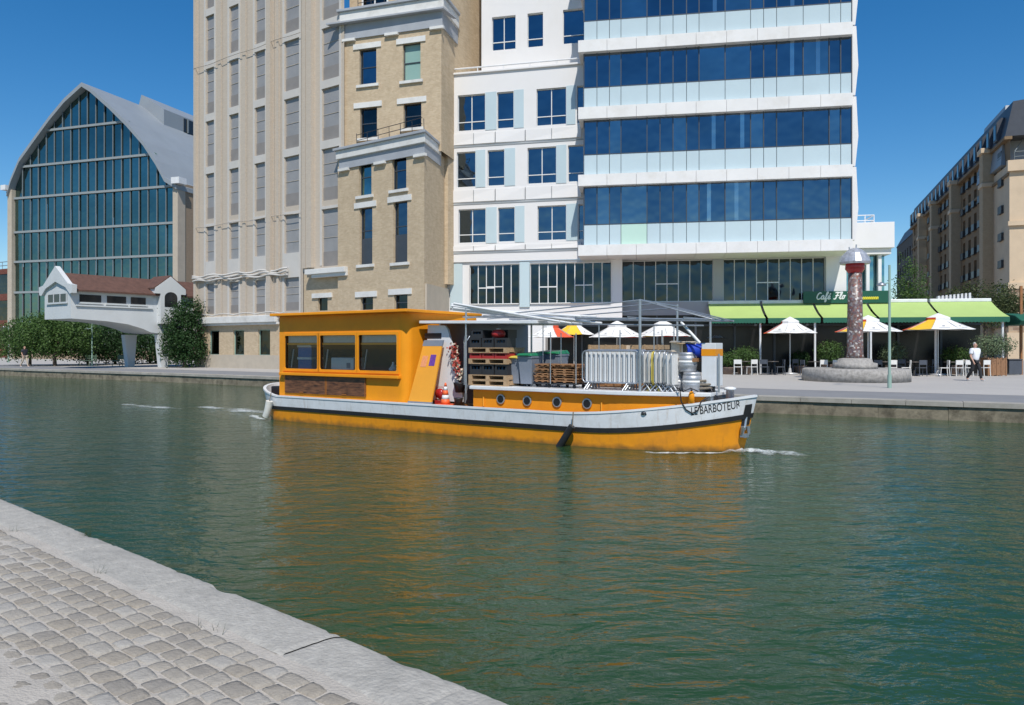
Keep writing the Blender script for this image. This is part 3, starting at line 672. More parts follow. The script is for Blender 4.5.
for a_, c_, n_ in ((469.5, 519, 6), (530, 611, 9)): holes.append((W1.x(a_), W1.x(c_), zg0, zg1)); todo.append(('g', *holes[-1], n_))
# upper set-back storeys
yb2 = 1.6; zs0 = zpar - .3; xs0 = W1.x(481.5, yb2)
up = []
for (yt, yb) in ((16.5, 50), (-44, -10)):
    z0, z1 = W1.z(500, yb, yb2), W1.z(500, yt, yb2)
    for a_, c_ in ((492, 515.5), (527.5, 543), (563, 584)): up.append((W1.x(a_, yb2), W1.x(c_, yb2), z0, z1))
xend = W1.x(622)
b = MB(); b.wall(0, xe, W1.z(470, 262), zpar, holes, 0, .22)
zc0 = W1.z(560, 319); b.wall(0, W1.x(545), .3, W1.z(470, 262), holes, 0.12, .16); b.wall(W1.x(545), xend, zc0, W1.z(470, 262), holes, 0.12, .16); b.quad((W1.x(545), .12, .3), (W1.x(545), 3, .3), (W1.x(545), 3, zc0), (W1.x(545), .12, zc0)); b.quad((W1.x(545), .12, zc0), (W1.x(545), 3, zc0), (xend, 3, zc0), (xend, .12, zc0))
b.quad((xe, 0, zpar), (0, 0, zpar), (0, 9, zpar), (xe, 9, zpar)); b.quad((0, 9, .3), (0, 0, .3), (0, 0, zpar), (0, 9, zpar))
b.wall(xs0, xe + 1, zs0, 42, up, yb2, .22); b.quad((xs0, 12, zs0), (xs0, yb2, zs0), (xs0, yb2, 42), (xs0, 12, 42))
b.build('wall', M['white'], wing)
# spandrel bands leaning slightly, giving the facetted shadows
for (yt, yb, ws, ps), nxt in zip(RW, (RW[1][0], RW[2][0], 258)):
    za, zb = W1.z(470, nxt - 7), W1.z(470, yb + 3); b = MB(); segs = [W1.x(p) for p in (450, 495.5, 525.5, 582)]
    for i in range(3):
        x0, x1 = segs[i] + .03, segs[i + 1] - .03; d0, d1 = (.05, .11) if i % 2 == 0 else (.10, .05)
        b.hexa([(x0, -d0, za), (x1, -d1, za), (x1, .0, za), (x0, .0, za), (x0, -.05, zb), (x1, -.05, zb), (x1, .0, zb), (x0, .0, zb)])
    b.build('spandrel_band', M['white'], wing)
    for px_ in (474, 495.5, 525.5, 552): x_ = W1.x(px_); b = MB(); b.box(x_ - .012, x_ + .012, -.125, -.03, za + .02, zb - .02); b.build('panel_joint', M['greywall'], wing)
    b = MB(); b.box(.1, xe, -.035, -.001, za - .16, za - .10); b.build('shadow_gap', M['greywall'], wing)
for t in todo + [('w',) + u for u in up]:
    k, xa, xb, z0, z1 = t[:5]; oy = yb2 if t[1:5] in up else 0
    if k == 'p':
        b = MB(); b.box(xa, xb, -.03 + oy, .02 + oy, z0, z1); b.build('frosted_panel', M['frosted'], wing); continue
    n = t[5] if k == 'g' else (2 if xb - xa > 1.4 else 1)
    b = MB(); f = MB(); e = .05; yy = oy + .2; wd = (xb - xa) / n
    for i in range(n):
        x0, x1 = xa + i * wd, xa + (i + 1) * wd; a1, a2 = random.uniform(-.006, .006), random.uniform(-.006, .006)
        b.quad((x0, yy + a1, z0), (x1, yy - a1, z0), (x1, yy - a1 + a2, z1), (x0, yy + a1 + a2, z1))
        f.box(x0 - e / 2, x0 + e / 2, yy - .07, yy - .012, z0, z1)
    f.box(xb - e / 2, xb + e / 2, yy - .07, yy - .012, z0, z1)
    f.box(xa, xb, yy - .065, yy - .013, z0, z0 + e); f.box(xa, xb, yy - .065, yy - .013, z1 - e, z1)
    if k == 'w': f.box(xa, xb, yy - .065, yy - .013, z0 + (z1 - z0) * .24, z0 + (z1 - z0) * .24 + e)
    else: f.box(xa + wd, xa + 3 * wd, yy - .065, yy - .013, z0 + (z1 - z0) * .40, z0 + (z1 - z0) * .40 + .07); f.box(xa + wd * (n - 4), xa + (n - 2) * wd, yy - .065, yy - .013, z0 + (z1 - z0) * .43, z0 + (z1 - z0) * .43 + .06)
    o = b.build('window', M['darkglass'] if k == 'g' else M['blueglass'], wing); f.build('frame', M['whiteframe'], o)
b = MB()
for a_, c_ in ((450, 462), (519.5, 529.5)): b.box(W1.x(a_), W1.x(c_), .02, .1, zg0 - .2, zg1 + .1)
loose(b.build('frosted_panel', M['frosted'], wing))
b = MB(); b.box(-.1, xe + .2, -.12, .4, zpar - .002, zpar + .12); b.build('parapet', M['white'], wing, .02)
b = MB()
x1 = W1.x(584)
b.tube([(.3, .1, zpar + .42), (x1, .1, zpar + .42)], .05, 6)
for i in range(6): b.tube([(.3 + i * (x1 - .3) / 5, .1, zpar + .1), (.3 + i * (x1 - .3) / 5, .1, zpar + .42)], .03, 5)
b.build('handrail', M['boatwhite'], wing)

# ------------------------------------------------------------------ balconied glass block with the cafe beneath
K = Frame(4.35, 47.2, -9.9)
block = thing('glass_office_block', 'office block of dark blue glass storeys between projecting white floor slabs', 'building', K)
YG, YS = -2.35, -2.75                                                            # glass plane, slab front
xl, xr = K.x(584, YG), K.x(851.5, YG); sl_, sr = K.x(578, YS), K.x(853, YS)
def loose_runs(p, par):
    """the lowest balustrade is interrupted by a tinted panel: one part on each side of it"""
    xs = K.x(630, YG)
    for left in (True, False):
        q = MB(); keep = [f for f in p.f if (sum(p.v[i].x for i in f) / len(f) < xs) == left]; idx = sorted({i for f in keep for i in f}); mp = {v: k for k, v in enumerate(idx)}
        q.add([p.v[i] for i in idx], [[mp[i] for i in f] for f in keep]); q.build('balustrade', M['frosted'], par)
slabs = [(242, 253), (169.5, 181), (100, 112), (31, 43), (-38, -26), (-108, -96)]   # top, bottom rows on px 715
pxm = 715
mods = [584, 597, 609.5, 621, 647, 660, 673, 686.5, 699, 725, 750.5, 763.5, 776.5, 803, 829, 840.5, 851.5]
for i, (ya, yb) in enumerate(slabs):
    z1, z0 = K.z(pxm, ya, YS), K.z(pxm, yb, YS)
    b = MB()                                                                     # slab with sloping underside
    L_, D_ = sr - sl_, 2.8
    n = 9
    for k in range(n):
        x0, x1 = sl_ + L_ * k / n + .008, sl_ + L_ * (k + 1) / n - .008
        b.hexa([(x0, YS + .015, z0), (x1, YS + .015, z0), (x1, 3, z0 - .05), (x0, 3, z0 - .05), (x0, YS, z1), (x1, YS, z1), (x1, 3, z1), (x0, 3, z1)])
    b.build('floor_slab', M['whiteslab'], block)
    if i == len(slabs) - 1: break
    zt_ = K.z(pxm, slabs[i + 1][1], YS) + .05
    zb_ = K.z(pxm, ya, YG) - .1
    zmid = K.z(pxm, ya - 20.5 + i * .6, YG)
    b = MB(); f = MB(); p = MB(); g = MB(); vary = random.sample(range(len(mods) - 1), 4)
    for k in range(len(mods) - 1):
        x0, x1 = K.x(mods[k], YG), K.x(mods[k + 1], YG); a1, a2 = random.uniform(-.008, .008), random.uniform(-.010, .010)
        b.quad((x0, YG + a1, zmid), (x1, YG - a1, zmid), (x1, YG - a1 + a2, zt_), (x0, YG + a1 + a2, zt_), 1 if k in vary else 0)
        if mods[k + 1] - mods[k] > 20 and random.random() < .45:                      # pale curtain strip showing in a wide pane
            cx_ = x0 + (x1 - x0) * random.uniform(.3, .6); b.quad((cx_, YG - .012, zmid + .03), (cx_ + .22, YG - .012, zmid + .03), (cx_ + .22, YG - .012, zt_), (cx_, YG - .012, zt_), 2)
        tgt = g if (i == 0 and 621 <= mods[k] < 646) else p
        tgt.box(x0 + .015, x1 - .015, YG - .05, YG - .02, zb_, zmid)
        f.box(x0 - .028, x0 + .028, YG - .06, YG + .05, zmid, zt_)
    f.box(xr - .03, xr + .03, YG - .06, YG + .05, zb_, zt_)
    f.box(xl, xr, YG - .055, YG - .012, zmid - .03, zmid + .03)
    o = b.build('window_band', [M['blueglass'], M['blueglass2'], M['blueglass3']], block); f.build('mullions', M['mullion'], o)
    p.build('balustrade', M['frosted'], block) if i else loose_runs(p, block)
    if g.v: g.build('tinted_panel', M['frostedg'], block)
    b = MB()                                                                     # pale curtains hanging against the glass
    for k in random.sample(range(len(mods) - 1), 5):
        x0 = K.x(mods[k], YG) + .1; ww = random.uniform(.15, .3)
    b = MB(); b.box(xl + .02, xl + .04, YG, 3, zb_, zt_); b.box(xr - .04, xr - .02, YG + .02, 3, zb_, zt_); b.box(xl + .1, xr - .1, YG + .12, 3, zb_, zt_ - .02); b.build('core', M['mullion'], block)
    b = MB()                                                                     # leaning white end cheek
    e0, e1 = K.x(852.5, YG), K.x(857.5, YG)
    zmm = (z1 + zt_) / 2; y_ = YS + .45
    b.prism([(e0, z1), (e1 - .10, z1), (e1 + .06, zmm), (e1 - .05, zt_ + .55), (e0, zt_ + .55)], y_, 4, axis='y')
    b.build('end_wall', M['white'], block)
# recessed storey above the cafe
zb0, zb1 = K.z(pxm, 305), K.z(pxm, 256); gx = [(622, 713, 8), (723.5, 825, 9)]
xR = K.x(846); holes = [(K.x(a_), K.x(c_), K.z(pxm, 301.5), K.z(pxm, 259)) for a_, c_, n in gx]
b = MB(); b.wall(K.x(611), xR, zb0 - .6, zb1 + 1.2, holes, 0, .2); b.quad((xR, 0, zb0 - .6), (xR, 6, zb0 - .6), (xR, 6, zb1 + 1.2), (xR, 0, zb1 + 1.2)); b.build('recessed_wall', M['greywall'], block)
b = MB(); b.box(K.x(826), xR + .01, -.05, -.001, zb0, zb1 + .3); b.build('corner_pier', M['white'], block)
for (xa, xb, z0, z1), (_, _, n) in zip(holes, gx):
    b = MB(); f = MB(); wd = (xb - xa) / n
    for i in range(n):
        a1 = random.uniform(-.006, .006); x0, x1 = xa + i * wd, xa + (i + 1) * wd
        b.quad((x0, .19 + a1, z0), (x1, .19 - a1, z0), (x1, .19, z1), (x0, .19, z1)); f.box(x0 - .025, x0 + .025, .12, .175, z0, z1)
    f.box(xb - .025, xb + .025, .12, .175, z0, z1)
    f.box(xa + 3 * wd, xa + 5 * wd, .115, .174, z0 + (z1 - z0) * .42, z0 + (z1 - z0) * .42 + .07)
    f.box(xa, xb, .115, .174, z0, z0 + .06); f.box(xa, xb, .115, .174, z1 - .06, z1)
    o = b.build('window', M['darkglass'], block); f.build('frame', M['alu'], o)
# low annex at the right end
ax0, ax1 = xR, K.x(893); za0, za1 = K.z(872, 248.5), K.z(872, 223)
b = MB(); b.box(ax0 - .3, ax1, -.3, 7, za0, za1); b.box(ax0 - .35, ax1 - .12, -.1, 7, za0 - .35, za0 - .002); b.build('annex_fascia', M['white'], block, .02)
b = MB(); b.box(ax0, ax1 - .3, .6, 6.5, .4, za0 - .3); b.build('annex_glazing', M['teal'], block)
b = MB()
for px in (868.5, 880.5): x = K.x(px); b.box(x - .09, x + .09, .1, .4, 3.9, za0 - .3)
b.build('annex_column', M['whiteframe'], block)
b = MB(); x0, x1 = K.x(853, 1), K.x(874, 1)
for t in (.3, .62): b.tube([(x0, 1, za1 + t), (x1, 1, za1 + t), (x1, 3.2, za1 + t)], .035, 6)
for px in (856, 865, 874): x = K.x(px, 1); b.tube([(x, 1, za1), (x, 1, za1 + .62)], .03, 6)
b.build('roof_railing', M['boatwhite'], block)
# dark cafe front at ground level
cx0, cx1 = K.x(545), K.x(983); ztop = 4.25
cafe = thing('cafe_room', 'dark glazed cafe room under the green awnings', 'building', K)
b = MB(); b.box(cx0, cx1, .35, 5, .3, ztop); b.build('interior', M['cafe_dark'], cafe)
b = MB(); x = cx0
while x < cx1 - .5: b.box(x - .06, x + .06, .2, .34, .4, ztop); x += 2.3
b.box(cx0, cx1, .2, .342, 3.3, 3.42); b.build('window_frame', M['mullion'], cafe)
b = MB(); b.box(K.x(706), cx1 + .05, -.15, 5.2, ztop + .002, ztop + .24); b.build('roof_edge', M['greywall'], cafe)
for px in (936, 942.2, 948.4, 954.6, 960.8, 967):
    pass
slat = thing('slatted_roof_screen', 'pale slatted screen on the cafe roof above the rightmost awning', 'screen', K, (K.x(938, .6), .6, ztop + .24))
b = MB(); L_ = K.x(973, .6) - K.x(938, .6)
for i in range(9): x = L_ * i / 9; b.hexa([(x, 0, 0), (x + L_ / 9 * .72, .12, 0), (x + L_ / 9 * .72, .2, 0), (x, .08, 0), (x, 0, .52 + .02 * i), (x + L_ / 9 * .72, .12, .54 + .02 * i), (x + L_ / 9 * .72, .2, .54 + .02 * i), (x, .08, .52 + .02 * i)])
b.build('slats', M['whiteframe'], slat); b = MB(); b.box(0, L_, .21, .26, 0, .5); b.build('backing', M['greywall'], slat)

# ------------------------------------------------------------------ arched glass warehouse on the left
AR = Frame(-62.4, 94.1, -18)
arch = thing('arched_warehouse', 'former warehouse with pointed barrel zinc roof and glazed gable, behind the white gallery', 'building', AR)
prof_px = [(8.5, 193), (12.8, 178.5), (21, 159), (35, 139.5), (51, 117.5), (66, 99.5), (83.5, 83.5), (91.5, 88.5), (110.6, 105.5), (127.7, 122.5), (144.7, 142), (157.4, 161.5), (166, 178), (170, 184)]; AP = 6
prof = [(AR.x(px), AR.z(px, py)) for px, py in prof_px]
WA = AR.x(177); zE = prof[0][1]
def roof_z(x):
    for (a, za), (c, zc) in zip(prof, prof[1:]):
        if a <= x <= c: return za + (zc - za) * (x - a) / (c - a)
    return zE
lev = [2.0] + [AR.z(94, y) for y in (333, 290, 258, 227, 191.5, 159, 124)]
nb = 18; xw0, xw1 = .62, WA - .62
b = MB(); b.box(-.1, .6, 0, 1.2, .3, zE + .4); b.box(WA - .6, WA + .1, 0, 1.2, .3, prof[-1][1] + .2); loose(b.build('corner_pier', M['basestone'], arch))
b = MB(); b.box(-.5, .3, -.6, .6, zE + .3, zE + .9); b.box(WA - .3, WA + .8, -.6, .6, prof[-1][1] - .1, prof[-1][1] + .6); loose(b.build('gutter_end', M['boatwhite'], arch))
b = MB(); b.box(.6, WA - .6, .3, 1, .3, 2.2); b.quad((WA, .6, .3), (WA, 60, .3), (WA, 60, prof[-1][1] + .2), (WA, .6, prof[-1][1] + .2)); b.build('side_wall', M['archbrown'], arch)
for li in range(len(lev)):
    z0 = lev[li]; z1 = lev[li + 1] if li + 1 < len(lev) else 99
    b = MB(); f = MB(); nx = 19
    for k in range(nx):
        x0 = xw0 + (xw1 - xw0) * k / nx; x1 = xw0 + (xw1 - xw0) * (k + 1) / nx
        t0, t1 = min(z1, roof_z(x0) - .5), min(z1, roof_z(x1) - .5)
        if t0 <= z0 and t1 <= z0: continue
        a0, a1 = random.uniform(-.03, .03), random.uniform(-.02, .02)
        t0 = max(t0, z0); t1 = max(t1, z0)
        if z1 == 99 and x0 < prof[AP][0] < x1:
            b.add([(x0, .5, z0), (x1, .5, z0), (x1, .5, t1), (prof[AP][0], .5, prof[AP][1] - .6), (x0, .5, t0)], [(0, 1, 2, 3, 4)])
        else: b.quad((x0, .5 + a0, z0), (x1, .5 - a0, z0), (x1, .5 - a0 + a1, t1), (x0, .5 + a0 + a1, t0))
        if k and t0 > z0 + .1: f.box(x0 - .045, x0 + .045, .36, .46, z0, t0)
    lo = [x for x in [xw0 + (xw1 - xw0) * q / 200 for q in range(201)] if roof_z(x) - .4 > z0]
    o = b.build('window_band', M['archglass'], arch); f.build('mullions', M['archframe'], o)
    f = MB(); f.box(lo[0], lo[-1], .25, .458, z0 - .13, z0 + .13); f.build('transom', M['transom'], o)
b = MB(); n = len(prof)                                                           # roof shell with its front rim
out = [(x, z + .05) for x, z in prof]; out[-1] = (WA + .15, prof[-1][1] - .2)
for i in range(n - 1):
    (x0, z0), (x1, z1) = out[i], out[i + 1]
    b.hexa([(x0, -.3, z0 - .5), (x1, -.3, z1 - .5), (x1, 60, z1 - .5), (x0, 60, z0 - .5), (x0, -.3, z0), (x1, -.3, z1), (x1, 60, z1), (x0, 60, z0)])
b.build('roof', M['zinc'], arch)
b = MB(); rx, rz = prof[AP]
b.prism([(rx - .5, rz - 1.5), (rx + 4.0, rz - 4.2), (rx + 4.0, rz - .9), (rx + .4, rz + 1.3)], 8.5, 58, axis='y'); b.build('roof_lantern', M['zinc'], arch)
b = MB(); b.box(rx + 4.01, rx + 4.1, 12, 57, rz - 2.9, rz - 1.1)
b.build('lantern_louvres', M['darkpane'], arch)
b = MB()
for k in range(14): b.box(rx + 4.11, rx + 4.25, 12.5 + k * 3, 12.7 + k * 3, rz - 2.9, rz - 1.1)
loose(b.build('louvre_post', M['archframe'], arch))

# ------------------------------------------------------------------ white gallery on legs
GA = Frame(-29.6, 51.0, -34.5); gw = 3.7
gal = thing('covered_gallery', 'white elevated gallery with red tiled roof on two legs, reaching out over the quay', 'gallery', GA, (0, 0, QZ))
gi = (GA.mat() @ Matrix.Translation((0, 0, QZ))).inverted() @ GA.mat()
def gm():
    m = MB(); m.T = gi; return m
zb_, ze_, zr_ = 3.95, 5.95, 7.15
b = gm()                                                                          # body: origin is the right corner of the end facing the water
side = [(0, ze_), (0, zb_), (2.4, zb_ - .12), (3.9, zb_ - .3), (5.0, zb_ - .6), (5.6, zb_ - .85), (6.4, zb_ - .95), (7.2, zb_ - .75), (14, zb_ - .75), (14, ze_)]
b.prism(side, -gw, 0, axis='x'); b.build('body', M['galwhite'], gal)
b = gm()
for x, dy in ((-.5, .75), (-gw, 0)): b.hexa([(x, 5.75 + dy, -.1), (x + .5, 5.75 + dy, -.1), (x + .5, 6.1 + dy, -.1), (x, 6.1 + dy, -.1), (x, 5.4 + dy, 2.95), (x + .5, 5.4 + dy, 2.95), (x + .5, 6.35 + dy, 2.95), (x, 6.35 + dy, 2.95)]); b.build('leg', M['galwhite'], gal); b = gm()
b = gm(); e = .35
for s in (0, 1):
    xa, xb = (-gw / 2, e) if s else (-gw - e, -gw / 2); za, zb2 = (zr_, ze_ - .05) if s else (ze_ - .05, zr_)
    b.hexa([(xa, .165, za - .12), (xb, .165, zb2 - .12), (xb, 14, zb2 - .12), (xa, 14, za - .12), (xa, .165, za), (xb, .165, zb2), (xb, 14, zb2), (xa, 14, za)])
b.build('roof', M['tile'], gal)
b = gm(); ce = -gw / 2                                                            # shaped gable on the water end
gp = [(-gw - .15, ze_ - .35), (-gw - .45, ze_ - .3), (-gw - .5, ze_ + .25), (-gw + .1, ze_ + .35), (ce, zr_ + .42), (-.1, ze_ + .35), (.5, ze_ + .25), (.45, ze_ - .3), (.15, ze_ - .35), (-.45, ze_ + .12), (ce, ze_ + .55), (-gw + .45, ze_ + .12)]
b.prism(gp, -.16, .16, axis='y'); b.prism([(-gw, ze_ - .4), (0, ze_ - .4), (-.3, ze_ + .3), (ce, zr_), (-gw + .3, ze_ + .3)], .02, .14, axis='y'); b.build('gable', M['galwhite'], gal)
b = gm(); b.box(-gw + .5, -.5, -.03, .05, ze_ - .85, ze_ - .3); o = b.build('window', M['darkpane'], gal)
b = gm()
for x in (-gw + .5, -gw + 1.35, -1.45, -.56): b.box(x, x + .07, -.06, -.031, ze_ - .85, ze_ - .3)
b.box(-gw + .4, -.4, -.1, -.032, ze_ - .98, ze_ - .86); b.build('frame', M['galwhite'], o)
for y0, y1 in ((.55, 2.0), (2.4, 3.75), (4.1, 5.2)):
    b = gm(); b.box(-.05, .03, y0, y1, ze_ - .85, ze_ - .35); o = b.build('window', M['darkpane'], gal)
    b = gm(); b.box(.0, .12, y0 - .1, y1 + .1, ze_ - .98, ze_ - .87); b.build('sill', M['galwhite'], o)
b = gm(); b.box(.0, .14, .4, 5.7, ze_ - .22, ze_ - .1); b.box(.0, .10, .3, 5.7, zb_ + .85, zb_ + .95); b.build('moulding', M['galwhite'], gal)
b = gm(); y0, y1, ym = 5.7, 8.1, 6.9                                            # cross gable with arched opening
b.prism([(y0 + .4, zb_ - .2), (y1 - .4, zb_ - .2), (y1 - .4, ze_), (y1, ze_), (y1, ze_ + .4), (ym, ze_ + 1.3), (y0, ze_ + .4), (y0, ze_), (y0 + .4, ze_)], -.6, .45, axis='x'); b.build('cross_gable', M['galwhite'], gal)
b = gm(); b.prism([(ym - .5, ze_ - .95), (ym + .5, ze_ - .95), (ym + .5, ze_ - .25)] + [(ym + .5 * math.cos(t), ze_ - .25 + .4 * math.sin(t)) for t in [math.pi * k / 8 for k in range(9)]] + [(ym - .5, ze_ - .25)], .3, .47, axis='x'); b.build('arched_opening', M['darkpane'], gal)
b = gm()
b.prism([(y0 - .1, ze_ + .42), (ym, ze_ + 1.40), (y1 + .1, ze_ + .42), (y1 + .1, ze_ + .35), (ym, ze_ + 1.32), (y0 - .1, ze_ + .35)], -1.8, .40, axis='x'); b.build('cross_roof', M['tile'], gal)

# ------------------------------------------------------------------ ochre apartment block and dark block on the right
RB = Frame(89.7, 178, -110); LR = 98.5; xd = 27
rb = thing('apartment_block', 'long ochre brick apartment block with slate mansard roof and dormers, right edge of the view', 'building', RB)
ze2, zr2 = 25.4, 29.6
fl = [5.0 + 3.15 * k for k in range(7)]; holes = []; near = []; x = xd + 2.0
while x < LR - 1.5:
    for z in fl: holes.append((x, x + 1.5, z, z + 2.25))
    x += 3.45
b = MB(); b.wall(xd, LR, .3, ze2, holes, 0, .35); b.build('wall', M['brickR'], rb)
pil = [RB.x(991), RB.x(958.5), RB.x(938), RB.x(925)]
holes = [h for h in holes if not any(p - .2 < h[1] and h[0] < p + 1.9 for p in pil)]
holes.sort(key=lambda h: -h[0]); nearw, farw = holes[:84], holes[84:]
for (xa, xb, z0, z1) in nearw:
    b = MB(); b.box(xa - .02, xb + .02, .28, .34, z0, z1); o = b.build('window', M['darkpane'], rb)
    b = MB(); b.box(xa - .05, xb + .05, -.35, -.30, z0 + .0, z0 + .75); b.box(xa - .05, xa, -.30, .0, z0, z0 + .75); b.box(xb, xb + .05, -.30, 0, z0, z0 + .75); b.box(xa - .1, xb + .1, -.38, .1, z0 - .15, z0 - .02); b.build('balcony_rail', M['darkmetal'], o)
b = MB()
for (xa, xb, z0, z1) in farw: b.box(xa - .02, xb + .02, .28, .34, z0, z1)
o = b.build('window', M['darkpane'], rb); o['kind'] = 'stuff'
for p in pil:
    b = MB(); b.box(p, p + 1.7, -1.25, .0, .3, ze2 + .1); b.build('pilaster', M['brickP'], rb)
    b = MB(); b.box(p - .15, p + 1.95, -1.5, .0, ze2 + .1, ze2 + .7); b.box(p - .1, p + 1.85, -1.4, .0, ze2 - 4.0, ze2 - 3.5); loose(b.build('capital', M['stoneR'], rb, .05))
b = MB(); b.box(xd, LR, -.55, .2, ze2 - .02, ze2 + .32); b.box(xd, LR, -.3, .2, ze2 - 4.1, ze2 - 3.8); b.box(xd, LR, -.4, .2, 4.2, 4.5); b.build('cornice', M['brickR'], rb)
b = MB(); b.prism([(-.5, ze2 + .32), (.3, zr2), (6, zr2 + .5), (12, zr2 + .5), (12, ze2 + .32)], xd, LR, axis='x'); b.build('mansard_roof', M['slate'], rb)
x = xd + 1.9
while x < LR - 2:
    b = MB(); b.prism([(-.75, ze2 + .5), (-.75, ze2 + 2.6), (-.3, ze2 + 3.1), (3, ze2 + 3.1), (3, ze2 + .5)], x, x + 1.5, axis='x'); o = b.build('dormer', M['slate'], rb)
    b = MB(); b.box(x + .25, x + 1.25, -.80, -.751, ze2 + .7, ze2 + 2.4); b.build('window', M['darkpane'], o); x += 3.45
EF = Frame(55.9, 85.4, -20)                                                       # end wall turned towards the basin
ri = RB.mat().inverted() @ EF.mat()
def em():
    m = MB(); m.T = ri; return m
ze3 = 22.6; holes = [(1.9 + 3.4 * i, 4.6 + 3.4 * i, 9.5 + 4.3 * j, 12.9 + 4.3 * j) for i in range(4) for j in range(3)] + [(1.9 + 3.4 * i, 4.8 + 3.4 * i, .8, 8.0) for i in range(4)]
b = em(); b.wall(0, 18, .3, ze3, holes, 0, .4); b.quad((0, 12, .3), (0, 0, .3), (0, 0, ze3), (0, 12, ze3)); b.quad((0, 0, ze3), (18, 0, ze3), (18, 12, ze3), (0, 12, ze3)); b.build('end_wall', M['stoneR'], rb)
b = em(); b.box(-.25, 18, -.4, .2, ze3 - .9, ze3 + .3); b.box(-.2, 18, -.3, .2, 15.6, 16.1); b.box(-.2, 1.95, -.35, .2, 8.5, 9.2); b.build('cornice', M['stoneR'], rb)
b = em(); b.box(-.15, 1.75, -.25, .0, 3.6, 8.5); b.build('brick_pier', M['pillarbrick'], rb)
b = em(); b.box(-.35, 1.9, -.45, .0, .3, 3.6); b.build('pier_base', M['stoneR'], rb)
for h in holes: b = em(); b.box(h[0], h[1], .3, .38, h[2], h[3]); b.build('end_window', M['darkglass'], rb)
b = em(); b.hexa([(-.4, 2.0, ze3 + .3), (3.0, 2.0, ze3 + .3), (3.0, 14, ze3 + .3), (-.4, 14, ze3 + .3), (.5, 3.8, zr2 + .6), (3.0, 3.8, zr2 + .6), (3.0, 14, zr2 + .6), (.5, 14, zr2 + .6)]); b.build('zinc_cheek', M['zinc'], rb)
b = em(); b.hexa([(3.02, 3.2, ze3 + .3), (18, 3.2, ze3 + .3), (18, 14, ze3 + .3), (3.02, 14, ze3 + .3), (3.02, 4.4, zr2 + .9), (18, 4.4, zr2 + .9), (18, 14, zr2 + .9), (3.02, 14, zr2 + .9)]); b.build('end_roof', M['slate'], rb)
b = em()
for z in (.55, 1.1): b.tube([(.6, .5, ze3 + .3 + z), (17, .5, ze3 + .3 + z)], .04, 5)
for k in range(9): b.tube([(.6 + 2 * k, .5, ze3 + .3), (.6 + 2 * k, .5, ze3 + 1.4)], .04, 5)
b.tube([(.6, .5, ze3 + 1.4), (2.2, 2.6, ze3 + 3.6), (17, 2.6, ze3 + 3.6)], .07, 5); b.build('terrace_railing', M['archframe'], rb)
db = thing('dark_apartment_block', 'dark facade far down the street beyond the poplar, left of the ochre block', 'building', RB)
h2 = []; x = 2.
while x < xd - 2:
    for k in range(6): h2.append((x, x + 1.4, 4.5 + 3.3 * k, 6.5 + 3.3 * k))
    x += 3.6
m_ = mat('dark_brick', (.075, .065, .06), .85, .15, 1)
b = MB(); b.wall(0, xd - .1, .3, 25.0, h2, .4, .3); b.quad((0, 12, .3), (0, .4, .3), (0, .4, 25), (0, 12, 25)); b.build('wall', m_, db)
for h in h2: b = MB(); b.box(h[0], h[1], .62, .69, h[2], h[3]); b.build('window', M['darkpane'], db)
b = MB(); b.prism([(.2, 25), (2, 28.4), (12, 28.4), (12, 25)], 0, xd - .1, axis='x'); b.build('roof', M['slate'], db)

# rust red building at the far left edge
RR = Frame(-84, 112, -30)
rr = thing('rust_red_building', 'rust red low building with dark glazing, cut by the left edge of the view', 'building', RR)
b = MB(); zt2 = 12.6
hh = [(1, 21.5, 2.0 + 3.6 * k, 4.7 + 3.6 * k) for k in range(3)]
b.wall(0, 22.5, .3, zt2, hh, 0, .3); b.quad((22.5, 0, .3), (22.5, 14, .3), (22.5, 14, zt2), (22.5, 0, zt2)); b.quad((0, 0, zt2), (22.5, 0, zt2), (22.5, 14, zt2), (0, 14, zt2)); b.build('wall', M['redbrown'], rr)
for h in hh: b = MB(); b.box(h[0], h[1], .2, .29, h[2], h[3]); b.build('window', M['darkglass'], rr)
b = MB()
for z in (.5, 1.0): b.tube([(0, .3, zt2 + z), (22.3, .3, zt2 + z)], .05, 4)
for k in range(12): b.tube([(k * 2.02, .3, zt2), (k * 2.02, .3, zt2 + 1.0)], .04, 4)
b.build('roof_railing', M['galv'], rr)

